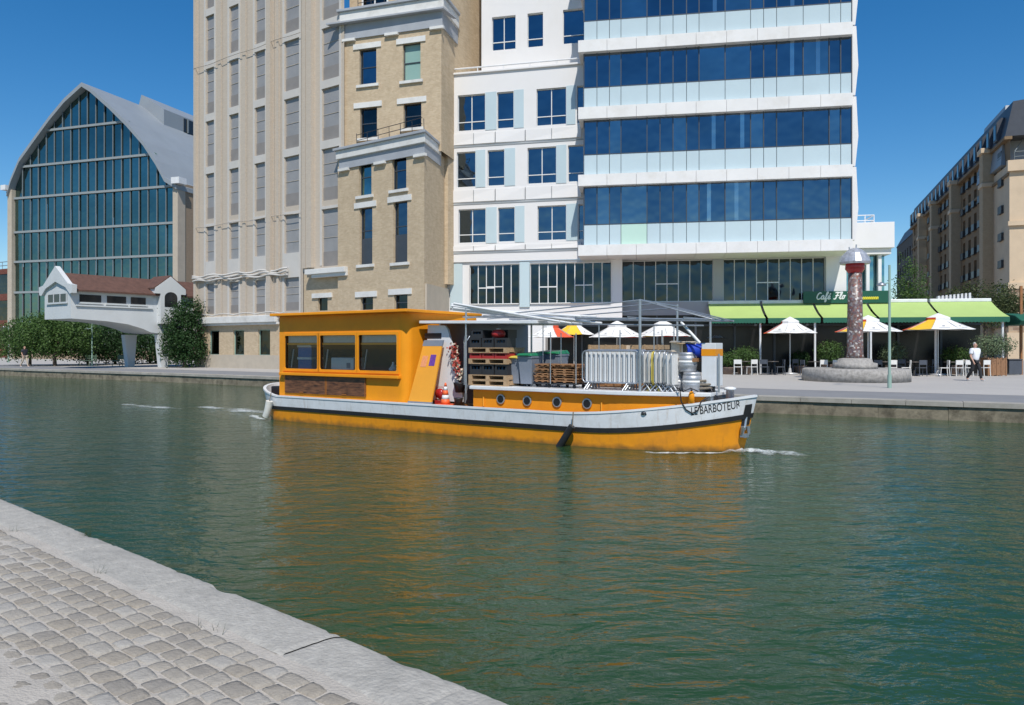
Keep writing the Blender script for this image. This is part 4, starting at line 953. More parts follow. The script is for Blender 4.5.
# ------------------------------------------------------------------ trees
def tree(name, label, cat, pos, blobs, leaf, trunk_h, trunk_r, n, size, seed, group=None, limbs=5):
    rd = random.Random(seed); root = thing(name, label, cat, None, pos, 0, group)
    if group == TG: blobs = [(x * 1.25, y, z - .65, a * 1.4, b_ * 1.2, c * 1.35) for x, y, z, a, b_, c in blobs]; n = int(n * 2.2)
    b = MB(); top = Vector((rd.uniform(-.2, .2), rd.uniform(-.2, .2), trunk_h))
    b.tube([(0, 0, -.1), (rd.uniform(-.05, .05), 0, trunk_h * .5), top], trunk_r, 8, r1=trunk_r * .6)
    for k in range(limbs):
        c = Vector(blobs[k % len(blobs)][:3]); e = top.lerp(c, .8) + Vector((rd.uniform(-.3, .3), rd.uniform(-.3, .3), 0))
        b.tube([top * rd.uniform(.8, 1), top.lerp(e, .5) + Vector((0, 0, -.1)), e], trunk_r * .5, 6, r1=trunk_r * .12)
    b.build('trunk', M['bark'], root)
    b = MB(); tot = sum(q[3] * q[4] * q[5] for q in blobs)
    for cx, cy, cz, rx, ry, rz in blobs:
        m = int(n * rx * ry * rz / tot / 14) + 3
        for _ in range(m):
            d = Vector((rd.gauss(0, 1), rd.gauss(0, 1), rd.gauss(0, 1))).normalized(); r = rd.uniform(.35, 1.05) ** .6
            cc = Vector((cx + d.x * rx * r, cy + d.y * ry * r, cz + d.z * rz * r)); cs = rd.uniform(.6, 1.3) * size * 3.0
            for _ in range(14):
                p = cc + Vector((rd.gauss(0, .5), rd.gauss(0, .5), rd.gauss(0, .4))) * cs
                nrm = (Vector((rd.gauss(0, 1), rd.gauss(0, 1), rd.gauss(.7, .8))) + d * .6).normalized(); a = nrm.orthogonal().normalized(); a = Matrix.Rotation(rd.uniform(0, 6.28), 3, nrm) @ a; c_ = nrm.cross(a)
                s = size * rd.uniform(.6, 1.3)
                b.add([p - a * s * .5, p + c_ * s * .28, p + a * s * .5, p - c_ * s * .28], [(0, 1, 2, 3)])
    b.build('crown', M[leaf], root); return root
def gpos(px, d): v = at(px, d); return (v.x, v.y, QZ)
TG = 'trees below the warehouse'
tree('small_tree', 'bushy spreading green tree at the far left below the arched warehouse', 'tree', gpos(30, 62), [(-.2, 0, 2.9, 1.8, 1.6, 1.2), (.8, .3, 3.2, 1.5, 1.4, 1.1), (-1.1, 0, 2.5, 1.3, 1.3, .9), (1.3, 0, 2.6, 1.2, 1.2, .9)], 'leaf_a', 1.7, .12, 5200, .17, 1, TG)
tree('small_tree', 'green tree with dark short trunk between the leftmost tree and the gallery end', 'tree', gpos(55, 60), [(0, 0, 3.2, 2.1, 1.7, 1.3), (1.1, .2, 2.8, 1.4, 1.4, 1.0), (-1.2, -.2, 2.8, 1.5, 1.3, 1.1), (.2, 0, 4.0, 1.2, 1.1, .8)], 'leaf_a', 1.5, .16, 5200, .17, 2, TG)
tree('small_tree', 'dark green tree directly beneath the white gallery', 'tree', gpos(88, 64), [(0, 0, 3.0, 2.0, 1.8, 1.5), (1.4, .2, 2.6, 1.6, 1.4, 1.2), (-1.3, -.2, 2.7, 1.6, 1.4, 1.2)], 'leaf_b', 1.4, .13, 4500, .18, 3, TG)
tree('small_tree', 'dark green tree just left of the gallery legs', 'tree', gpos(115, 66), [(0, 0, 3.0, 1.9, 1.7, 1.6), (1.2, .2, 2.4, 1.5, 1.4, 1.2), (-1.0, -.2, 2.4, 1.5, 1.4, 1.2)], 'leaf_b', 1.4, .13, 4200, .18, 4, TG)
tree('small_tree', 'dark tree seen between the two gallery legs', 'tree', gpos(150, 68), [(0, 0, 2.8, 1.8, 1.6, 1.8), (.9, .2, 2.0, 1.4, 1.4, 1.2)], 'leaf_b', 1.3, .13, 3600, .18, 5, TG)
tree('broad_tree', 'dense dark tree standing against the left corner of the brick tower', 'tree', gpos(184.5, 55.6), [(-.1, 0, 3.4, .95, 1.0, 1.2), (.2, 0, 4.7, .75, .8, .75), (-.4, .1, 2.2, .8, .9, .9), (.4, -.1, 2.1, .7, .9, 1.0)], 'leaf_b', 1.5, .15, 5200, .17, 6, TG)
tree('poplar_tree', 'upright leafy tree rising behind the lime awning beside the white annex', 'tree', gpos(909, 66), [(0, 0, 5.0, 1.6, 1.6, 2.0), (.1, 0, 7.0, 1.25, 1.25, 1.7), (0, 0, 8.6, .75, .75, 1.0), (-.5, .1, 3.6, 1.5, 1.4, 1.4), (.6, .1, 3.6, 1.6, 1.4, 1.5), (.5, 0, 6.0, 1.3, 1.2, 1.3)], 'leaf_a', 2.4, .17, 6500, .17, 8)
tree('street_tree', 'olive green street tree in front of the ochre block, behind the awning end', 'tree', gpos(985, 62), [(0, 0, 5.6, 2.4, 2.0, 1.3), (-1.8, .3, 5.5, 1.7, 1.5, 1.0), (1.6, .2, 4.6, 1.5, 1.4, 1.2), (.4, 0, 4.4, 2.0, 1.6, 1.2)], 'leaf_c', 3.2, .15, 6500, .17, 9)
tree('street_tree', 'thin olive street tree farther back left of the ochre block', 'tree', gpos(950, 78), [(0, 0, 5.2, 2.8, 2.0, 1.5), (1.8, .3, 4.6, 1.8, 1.5, 1.2), (-1.8, 0, 4.6, 1.6, 1.5, 1.2)], 'leaf_c', 3.0, .15, 4500, .2, 10)
tree('street_tree', 'dark bushy tree reaching past the mottled brick pier at the right edge', 'tree', gpos(1006, 52), [(-.2, 0, 4.6, 1.5, 1.2, .9), (.5, 0, 4.0, 1.0, 1.0, .8), (-1.0, 0, 4.0, 1.2, 1.0, .8)], 'leaf_c', 2.9, .11, 3600, .15, 11)

# ------------------------------------------------------------------ cafe awnings and sign
def awning(px0, px1, label, right_end=False, post=True):
    x0, x1 = K.x(px0), K.x(px1); zb, zf = 4.66, 3.68; yf = -2.5
    r = thing('awning', label, 'awning', K, (x0, 0, QZ), 0, 'green cafe awnings'); Lw = x1 - x0
    zb -= QZ; zf -= QZ
    b = MB(); n = 6
    for i in range(n):
        t0, t1 = i / n, (i + 1) / n; sag = lambda t: -.10 * math.sin(math.pi * t)
        y0, y1 = -.2 + (yf + .2) * t0, -.2 + (yf + .2) * t1; z0, z1 = zb + (zf - zb) * t0 + sag(t0), zb + (zf - zb) * t1 + sag(t1)
        b.hexa([(0, y1, z1 - .02), (Lw, y1, z1 - .02), (Lw, y0, z0 - .02), (0, y0, z0 - .02), (0, y1, z1), (Lw, y1, z1), (Lw, y0, z0), (0, y0, z0)])
    b.build('canopy', M['lime'], r)
    b = MB(); n = 18
    for i in range(n):
        a, c = Lw * i / n, Lw * (i + 1) / n; m = (a + c) / 2; d = .26
        b.prism([(a, zf - .002), (c, zf - .002), (c, zf - d), (m, zf - d - .045), (a, zf - d)], yf - .015, yf + .01, axis='y')
    b.build('valance', M['dgreen'], r)
    b = MB(); b.box(0, Lw, -.32, -.05, zb - .05, zb + .14); b.build('cassette', M['boatwhite'], r, .03)
    b = MB(); b.box(-.0, Lw, yf + .011, yf + .08, zf - .12, zf - .03)
    for x in (.5, Lw - .5): b.tube([(x, -.15, zb - .35), (x, -1.3, zb - .85), (x, yf + .06, zf - .15)], .03, 6)
    b.build('folding_arm', M['alu'], r)
    b = MB()
    if post: b.tube([(Lw - .25, yf + .25, 0), (Lw - .25, yf + .25, zf - .05)], .06, 10); b.build('post', M['boatwhite'], r)
    return r
aw = [(708, 759, 'lime green awning nearest the barge, leftmost of the row'), (761.5, 811, 'lime green awning behind the parasol left of the mosaic column'), (813.5, 864, 'lime green awning below the lettering of the green sign'),
      (866.5, 925.5, 'lime green awning immediately right of the mosaic column'), (928, 989, 'lime green awning at the right end of the row, behind the walking man')]
for a, c, l in aw: awning(a, c, l)
ds = thing('canvas_side_panel', 'short dark green canvas hood sticking out right of the last lime awning', 'awning', K, (K.x(990), 0, QZ), 0)
b = MB(); b.prism([(-2.3, 2.75), (-2.5, 2.95), (-1.8, 3.25), (-.6, 3.4), (-.6, 2.7)], .5, 1.5, axis='x'); b.build('hood', M['dgreen'], ds, .05)
b = MB(); b.tube([(1.4, -2.2, 0), (1.4, -2.2, 2.8)], .04, 8); b.build('post', M['darkmetal'], ds)

sx0, sx1 = K.x(803.5, -.5), K.x(889.5, -.5); sz0, sz1 = K.z(846, 303, -.5), K.z(846, 291, -.5)
sg = thing('cafe_sign', 'dark green cafe sign board with white script lettering above the awnings', 'sign', K, (sx0, -.5, sz0))
SL, SH = sx1 - sx0, sz1 - sz0
b = MB(); b.box(0, SL, 0, .12, 0, SH); b.build('board', M['signgreen'], sg)
def stroke(name, paths, r, m, parent, ox, oz, sc, y=-.012, shear=.22):
    b = MB()
    for p in paths:                                                               # smooth each stroke by Catmull-Rom sampling
        pts = []; q = [p[0]] + p + [p[-1]]
        for i in range(1, len(q) - 2):
            for k in range(4):
                t = k / 4; P = [Vector((*q[i + j], 0)) for j in (-1, 0, 1, 2)]
                pts.append(.5 * ((2 * P[1]) + (-P[0] + P[2]) * t + (2 * P[0] - 5 * P[1] + 4 * P[2] - P[3]) * t * t + (-P[0] + 3 * P[1] - 3 * P[2] + P[3]) * t ** 3))
        pts.append(Vector((*q[-2], 0)))
        b.tube([(ox + (v.x + shear * v.y) * sc, y, oz + v.y * sc) for v in pts], r, 6)
    o = b.build(name, m, parent)
    for v in o.data.vertices: v.co.y = y + (v.co.y - y) * .35
    return o
letters = [
    [(.62, .88), (.52, 1.0), (.3, .95), (.12, .6), (.12, .25), (.3, .02), (.55, .08), (.72, .25)],                       # C
    [(1.1, .5), (.95, .58), (.78, .4), (.78, .12), (.92, .02), (1.08, .2), (1.12, .52), (1.1, .15), (1.2, .02), (1.32, .12)],    # a
    [(1.32, .12), (1.5, .6), (1.62, 1.05), (1.52, 1.15), (1.42, .9), (1.42, .0), (1.4, -.35), (1.5, -.38), (1.56, -.1), (1.5, .08), (1.75, .12)],   # f
    [(1.75, .12), (1.98, .3), (1.98, .5), (1.85, .56), (1.76, .35), (1.8, .08), (1.95, .02), (2.15, .15)],                # e
    [(1.9, .72), (2.02, .92)],                                                    # acute accent
    [(2.72, .95), (2.95, 1.05), (3.3, 1.0), (3.5, 1.1)], [(3.1, 1.0), (3.0, .5), (2.9, .1), (2.75, -.02), (2.6, .1)], [(2.8, .5), (3.3, .56)],      # F
    [(3.4, .12), (3.62, .6), (3.7, 1.0), (3.6, 1.08), (3.52, .8), (3.52, .15), (3.62, .02), (3.78, .14)],                 # l
    [(4.0, .56), (3.86, .4), (3.86, .12), (4.0, .02), (4.14, .2), (4.12, .46), (4.0, .56), (4.2, .5), (4.32, .56)],       # o
    [(4.5, .92), (4.54, 1.0)],
]
S = SL * 31 / 86 / 4.55
stroke('lettering', letters, S * .105, M['boatwhite'], sg, SL * .145, SH * .33, S)
small = []; x = 0
for wv in range(9): small.append([(x, 0), (x + .05, .5), (x + .3, .5), (x + .32, .0), (x + .45, .02)]); x += .52
stroke('small_lettering', small, .028, M['yellowtext'], sg, SL * .665, SH * .30, .21)

# ------------------------------------------------------------------ parasols
PG = 'parasols on the cafe terrace'
def parasol(label, px, d, rim_py, top_py, halfpx, cols_, rot=0):
    p = at(px, d); g = QZ; zr = CAMZ - (rim_py - YH) / FPX * d; zt = CAMZ - (top_py - YH) / FPX * d; Rr = halfpx / FPX * d
    r = thing('parasol', label, 'parasol', None, (p.x, p.y, g), rot, PG); zr -= g; zt -= g; n = 8
    b = MB(); ms = []
    mats = [M['umbwhite'], M['umbred'], M['umbyel'], M['umbnavy'], M['umbgrey']]
    zv = zr + (zt - zr) * .74
    for i in range(n):
        a0, a1 = 2 * math.pi * i / n, 2 * math.pi * (i + 1) / n; mi = cols_[i]
        rows = []
        for j in range(7):
            t = j / 6; rr = Rr * (1 - t * .80); zz = zr + (zv - zr) * t - .07 * math.sin(math.pi * t)
            am = (a0 + a1) / 2
            rows.append([(rr * math.cos(a0), rr * math.sin(a0), zz), (rr * .955 * math.cos(am), rr * .955 * math.sin(am), zz - .03 * (1 - t)), (rr * math.cos(a1), rr * math.sin(a1), zz)])
        vs = [v for q in rows for v in q]; fs = [(3 * j + k, 3 * j + k + 1, 3 * j + k + 4, 3 * j + k + 3) for j in range(6) for k in range(2)]
        b.add(vs, fs, mi)
    b.build('canopy', mats, r)
    b = MB()
    for i in range(n):
        a0, a1 = 2 * math.pi * i / n, 2 * math.pi * (i + 1) / n; r0 = Rr * .33
        b.add([(r0 * math.cos(a0), r0 * math.sin(a0), zv - .02), (r0 * math.cos(a1), r0 * math.sin(a1), zv - .02), (0, 0, zt)], [(0, 1, 2)], 0)
        b.add([(r0 * math.cos(a0), r0 * math.sin(a0), zv - .02), (r0 * math.cos(a1), r0 * math.sin(a1), zv - .02), (r0 * math.cos(a1), r0 * math.sin(a1), zv - .12), (r0 * math.cos(a0), r0 * math.sin(a0), zv - .12)], [(0, 1, 2, 3)], 1 if cols_[i] else 0)
    b.build('vent_cap', [M['umbwhite'], M['umbred']], r)
    b = MB(); b.tube([(0, 0, 0), (0, 0, zt - .02)], .035, 8); b.build('pole', M['alu'], r)
    b = MB()
    for i in range(n):
        a = 2 * math.pi * i / n; b.tube([(Rr * .97 * math.cos(a), Rr * .97 * math.sin(a), zr - .01), (Rr * .2 * math.cos(a), Rr * .2 * math.sin(a), zv - .06)], .014, 4)
    b.build('ribs', M['alu'], r)
    b = MB(); b.lathe([(.42, 0), (.42, .07), (.1, .1), (.06, .35)], 16); b.build('base', M['alu'], r)
    b = MB()                                                                       # grey emblem and print on the white panels
    for i in range(n):
        if cols_[i]: continue
        am = 2 * math.pi * (i + .5) / n; c, s_ = math.cos(am), math.sin(am)
        for t0, t1, hw in ((.14, .17, .26), (.30, .37, .06)):
            P = []
            for t, sgn in ((t0, -1), (t0, 1), (t1, 1), (t1, -1)):
                rr = Rr * .925 * (1 - t * .80); zz = zr + (zv - zr) * t - .07 * math.sin(math.pi * t) + .03; P.append((rr * c - s_ * hw * sgn, rr * s_ + c * hw * sgn, zz))
            b.add(P, [(0, 1, 2, 3)])
    if b.v: loose(b.build('print', M['greylogo'], r))
    return r
W_, Rd, Ye, Na, Gr = 0, 1, 2, 3, 4
# panels run counter-clockwise starting at the right (+x); panels 4..7 face the camera
parasol('white parasol before the lime awnings, left of the mosaic column', 790, 42.5, 333, 316.5, 26, [W_, W_, Ye, Rd, W_, W_, W_, W_], .25)
parasol('white parasol behind the mosaic column, one yellow panel showing on its left', 868, 39, 331.5, 315, 31.5, [W_, W_, W_, Rd, Ye, W_, W_, W_], .2)
parasol('white parasol with red and yellow left panels beside the walking man', 938, 41, 329.5, 313, 33, [W_, W_, W_, Rd, Ye, W_, W_, W_], .1)
parasol('white parasol with orange, red and yellow right panels behind the metal barriers', 663, 44, 336, 319.5, 28, [Rd, Ye, W_, W_, W_, W_, W_, Rd], .75)
parasol('white parasol with a red stripe, between the barriers and the green bins', 617, 44, 337, 320.5, 29, [Rd, W_, W_, W_, W_, W_, W_, Rd], .45)
parasol('white parasol with red right edge farthest left behind the barge', 551, 45, 337, 321, 24, [Rd, W_, W_, W_, W_, W_, Rd, Rd], .2)
parasol('parasol with yellow and navy panels behind the barge bins', 574, 47, 334.5, 319.5, 22, [Na, Na, W_, W_, Ye, Ye, W_, Na], .3)
parasol('small grey parasol under the left lime awning', 716, 46.5, 338, 331, 13, [Gr] * 8, .3)

# ------------------------------------------------------------------ terrace furniture, planters
def make_chair(label, m, pos, rot):
    r = thing('cafe_chair', label, 'chair', None, pos, rot, 'cafe chairs on the terrace')
    b = MB(); b.cbox(0, 0, .44, .43, .42, .035); b.build('seat', m, r, .01)
    b = MB(); b.box(-.21, .21, .185, .215, .60, .84); b.build('backrest', m, r, .01)
    for sx in (-1, 1):
        for sy in (-1, 1):
            b = MB(); x = sx * .19
            if sy > 0: b.tube([(x, .23, 0), (x, .19, .44), (x, .215, .84)], .021, 6)
            else: b.tube([(x, -.21, 0), (x, -.18, .43)], .021, 6)
            b.build('leg', m, r)
    return r
def make_table(label, pos):
    r = thing('cafe_table', label, 'table', None, pos, 0, 'cafe tables on the terrace')
    b = MB(); b.lathe([(.36, .71), (.36, .745)], 20); b.build('table_top', M['tabletop'], r)
    b = MB(); b.lathe([(.24, 0), (.22, .03), (.035, .06), (.03, .71)], 14); b.build('pedestal', M['darkmetal'], r); return r
wchair = make_chair('white chair left of the first white awning post, its back towards the planter', M['chairwhite'], gpos(738, 41.5), R(160))
dchair = make_chair('dark grey chair just right of the first white awning post', M['chairdark'], gpos(764.5, 41.5), R(150))
spots = [
    ('w', 752, 41.6, 200, 'white chair tucked beside the first white awning post'),
    ('d', 780, 41.4, 265, 'dark chair left of the pole of the parasol nearest the barge'),
    ('d', 806, 40.6, 100, 'dark chair next to the second white awning post'),
    ('w', 822, 40.6, 185, 'white chair left of the mosaic column, farther from it than its neighbour'),
    ('w', 836, 40.6, 170, 'white chair close to the left side of the mosaic column'),
    ('d', 877, 40.4, 170, 'dark chair just right of the mosaic column'),
    ('w', 891, 40.2, 190, 'white chair behind the pale green lamp post'),
    ('w', 906, 40.0, 250, 'white chair right of the pale green lamp post, side on'),
    ('d', 921, 39.8, 180, 'dark chair left of the pole of the rightmost parasol'),
    ('w', 944, 39.6, 255, 'white chair right of the pole of the rightmost parasol, side on'),
    ('w', 957, 39.8, 185, 'white chair left of the walking man'),
    ('w', 967, 40.0, 180, 'white chair half hidden behind the walking man'),
    ('w', 984, 40.0, 190, 'white chair between the walking man and the wooden planter')]
spots += [('d', 758, 43.6, 170, 'dark chair deep under the first awning, left of the post'), ('d', 793, 43.4, 200, 'dark chair deep under the second awning, behind the parasol pole'), ('d', 848, 43.0, 180, 'dark chair in the shade straight behind the mosaic column'), ('d', 901, 42.6, 160, 'dark chair in the shade behind the white chair right of the lamp post'), ('d', 932, 42.4, 200, 'dark chair in the shade behind the rightmost parasol pole'), ('w', 962, 42.4, 170, 'white chair at the back, left behind the walking man')]
for k, px, d, a, l in spots: copy_thing(wchair if k == 'w' else dchair, l, None, gpos(px, d), R(a))
tb = make_table('dark round table between the two white chairs by the first awning post', gpos(745, 41.9))
for px, d, l in ((772, 41.8, 'dark table between dark chairs left of the first parasol pole'), (829, 41.0, 'dark table between white chairs left of the mosaic column'), (884, 40.9, 'dark table behind the lamp post'), (914, 40.4, 'dark table between lamp post and rightmost parasol'), (951, 40.3, 'dark table left of the walking man'), (814, 41.2, 'dark table by the second white awning post')):
    copy_thing(tb, l, None, gpos(px, d))
def planter(label, px, d, w_, h, leafm, ph, pw, kind, seed, n=1400, size=.09):
    rd = random.Random(seed); r = thing('potted_shrub', label, 'plant', None, gpos(px, d), R(-8), 'planters of shrubs around the terrace')
    b = MB()
    if kind == 'wood':
        b.box(-w_ / 2, w_ / 2, -w_ / 2, w_ / 2, .04, h)
        for k in range(5): b.box(-w_ / 2 + k * w_ / 4.4, -w_ / 2 + k * w_ / 4.4 + .06, -w_ / 2 - .02, -w_ / 2 - .001, .0, h + .03)
        b.build('planter', M['planterwood'], r)
    else: b.lathe([(w_ * .36, 0), (w_ * .5, h * .9), (w_ * .54, h), (w_ * .45, h - .02)], 16); b.build('planter', M['terracotta'], r)
    b = MB()
    for _ in range(7): a = rd.uniform(0, 6.28); b.tube([(0, 0, h - .05), (pw * .3 * math.cos(a), pw * .3 * math.sin(a), h + ph * .55), (pw * .6 * math.cos(a), pw * .6 * math.sin(a), h + ph * .85)], .012, 4)
    b.build('stem', M['bark'], r)
    b = MB()
    for _ in range(n):
        d_ = Vector((rd.gauss(0, 1), rd.gauss(0, 1), rd.gauss(0, 1))).normalized(); rr = rd.uniform(.2, 1) ** .5 * rd.uniform(.75, 1.1)
        p = Vector((d_.x * pw * rr, d_.y * pw * rr, h + ph * .5 + d_.z * ph * .5 * rr)); nn = (d_ + Vector((0, 0, .5)) + Vector((rd.gauss(0, .6), rd.gauss(0, .6), rd.gauss(0, .6)))).normalized(); a = nn.orthogonal().normalized(); a = Matrix.Rotation(rd.uniform(0, 6.28), 3, nn) @ a; c = nn.cross(a); s = size * rd.uniform(.7, 1.4)
        b.add([p - a * s * .6, p + c * s * .25, p + a * s * .6, p - c * s * .25], [(0, 1, 2, 3)])
    b.build('foliage', M[leafm], r)
planter('long low green shrub planter behind the white chairs nearest the barge', 744, 43, .9, .45, 'leaf_a', 1.15, .95, 'clay', 1, 1800)
planter('pale green shrub in a pot nearest the barge cabinet', 728, 42.5, .7, .4, 'leaf_a', .9, .65, 'clay', 2)
planter('tall bushy plant behind the white chairs left of the mosaic column', 829, 43, .8, .55, 'leaf_a', 1.45, .85, 'clay', 3, 2000)
planter('grey green shrub right of the mosaic column, behind the lamp post', 893, 43, .8, .5, 'leaf_d', 1.4, .8, 'clay', 4, 1800)
planter('dark green shrub between the rightmost parasol and the walking man', 956, 42.5, .8, .5, 'leaf_a', 1.15, .85, 'clay', 5, 1800)
planter('silvery shrub in a tall slatted wooden planter right of the walking man', 993, 40.5, .95, .95, 'leaf_d', 1.35, 1.15, 'wood', 6, 2600)
planter('dark plant in a pot under the second awning, behind the first parasol pole', 800, 44, .7, .45, 'leaf_b', .9, .6, 'clay', 7)
bx = thing('waste_container', 'dark grey box on the paving right of the wooden planter', 'container', None, gpos(1013, 41.5), R(-10))
b = MB(); b.box(-.32, .32, -.3, .3, .05, .8); b.build('box', M['chairdark'], bx, .02); b = MB(); b.box(-.35, .35, -.33, .33, .802, .88); b.build('lid', M['darkmetal'], bx, .02)
sp = thing('sign_post', 'rust brown post with a small teal sign at the right edge', 'sign', None, gpos(1021, 42), R(-10))
b = MB(); b.box(-.06, .06, -.06, .06, 0, 4.9); b.build('post', M['corten'], sp); b = MB(); b.box(-.42, .35, -.1, -.061, 2.95, 3.22); b.build('sign_plate', M['signteal'], sp)

# ------------------------------------------------------------------ mosaic column with its stone pedestal
cp = at(855, 34.6); mc = thing('mosaic_column', 'round column clad in broken china with red neck and silvery dome, on a two-step stone pedestal', 'monument', None, (cp.x, cp.y, QZ))
b = MB(); b.lathe([(2.28, 0), (2.26, .52), (2.2, .56), (.9, .56)], 40); b.build('lower_step', M['pedstone'], mc)
b = MB(); b.lathe([(.95, .55), (.93, .8), (.75, .84), (.70, 1.0), (.5, 1.03)], 28); b.build('upper_step', M['pedstone'], mc)
zc = CAMZ + (YH - 273) / FPX * 34.6 - QZ
b = MB(); b.lathe([(.40, 1.0), (.35, 1.25), (.33, zc * .6), (.29, zc)], 24); b.build('shaft', M['mosaic'], mc)
b = MB(); b.lathe([(.30, zc), (.42, zc + .18), (.40, zc + .42), (.34, zc + .5)], 20); b.build('red_capital', M['redglaze'], mc)
b = MB(); prof2 = [(.34, zc + .42), (.62, zc + .40), (.66, zc + .5), (.60, zc + .68), (.46, zc + .90), (.3, zc + 1.05), (.14, zc + 1.12), (.02, zc + 1.14)]
b.lathe(prof2, 16, smooth=False); b.build('dome', M['dome'], mc)
b = MB(); b.tube([(.05, 0, zc + 1.1), (.06, 0, zc + 1.3)], .03, 6); b.tube([(-.2, .1, zc + 1.05), (-.22, .1, zc + 1.2)], .03, 6); loose(b.build('finial', M['dome'], mc))

# ------------------------------------------------------------------ lamp posts, benches
def lamp(label, px, base_py, top_py, arm=-1):
    g = ground(px, base_py); d = g.y; H = CAMZ + (YH - top_py) / FPX * d - QZ
    r = thing('lamp_post', label, 'lamp post', None, (g.x, g.y, QZ), 0, 'pale green lamp posts')
    b = MB(); b.tube([(0, 0, 0), (0, 0, .5)], .075, 10); b.tube([(0, 0, .5), (0, 0, H)], .052, 10, r1=.042); b.build('pole', M['lampgreen'], r)
    b = MB(); b.tube([(0, 0, H * .86), (arm * .30, -.1, H * .84)], .025, 6); b.build('bracket', M['lampgreen'], r)
    b = MB(); b.lathe([(.04, -.02), (.17, .0), (.16, .05), (.07, .11), (.02, .14)], 16, (arm * .36, -.11, H * .83)); b.build('lamp_head', M['galv'], r)
    return r
lamp('pale green lamp post on the quay right of the mosaic column', 889.5, 388, 265)
lamp('pale lamp post under the middle of the white gallery', 92, 366, 322)
lamp('pale lamp post at the left corner of the brick tower', 191.5, 367, 309)
lamp('lamp post at the far left, before the rust red building', 8.5, 362.5, 320)
def bench(label, px, d, rot):
    r = thing('bench', label, 'bench', None, gpos(px, d), R(rot), 'green benches below the gallery')
    b = MB(); [b.box(-.9, .9, -.25 + .17 * k, -.12 + .17 * k, .42, .46) for k in range(3)]; b.build('seat', M['benchgreen'], r)
    b = MB(); [b.box(-.9, .9, .29, .33, .55 + .17 * k, .68 + .17 * k) for k in range(2)]; b.build('backrest', M['benchgreen'], r)
    for s in (-1, 1):
        b = MB(); x = s * .75; b.tube([(x, -.2, 0), (x, -.2, .42), (x, .3, .42), (x, .34, .95)], .03, 6); b.tube([(x, .3, .42), (x, .36, 0)], .03, 6); b.build('leg', M['benchgreen'], r)
bench('green bench left of the gallery legs', 120, 58.5, -35); bench('small green bench near the middle lamp post', 87, 60, -35)

# ------------------------------------------------------------------ people
def skin_mesh(name, chains, m, parent, subdiv=2):
    vs, es, rs = [], [], []; idx = {}
    for ch in chains:
        prev = None
        for p in ch:
            key = tuple(round(q, 4) for q in p[:3])
            if key not in idx: idx[key] = len(vs); vs.append(key); rs.append(p[3] if len(p) > 4 else (p[3], p[3])); 
            if len(p) > 4: rs[idx[key]] = (p[3], p[4])
            i = idx[key]
            if prev is not None: es.append((prev, i))
            prev = i
    me = bpy.data.meshes.new(name); me.from_pydata(vs, es, []); me.update(); me.materials.append(m)
    o = bpy.data.objects.new(name, me); COL.objects.link(o); o.parent = parent
    sk = o.modifiers.new('skin', 'SKIN'); sk.use_smooth_shade = True
    ss = o.modifiers.new('sub', 'SUBSURF'); ss.levels = subdiv; ss.render_levels = subdiv
    if not me.skin_vertices: me.skin_vertices.new()
    for i, d in enumerate(me.skin_vertices[0].data): d.radius = rs[i]; d.use_root = (i == 0)
    return o
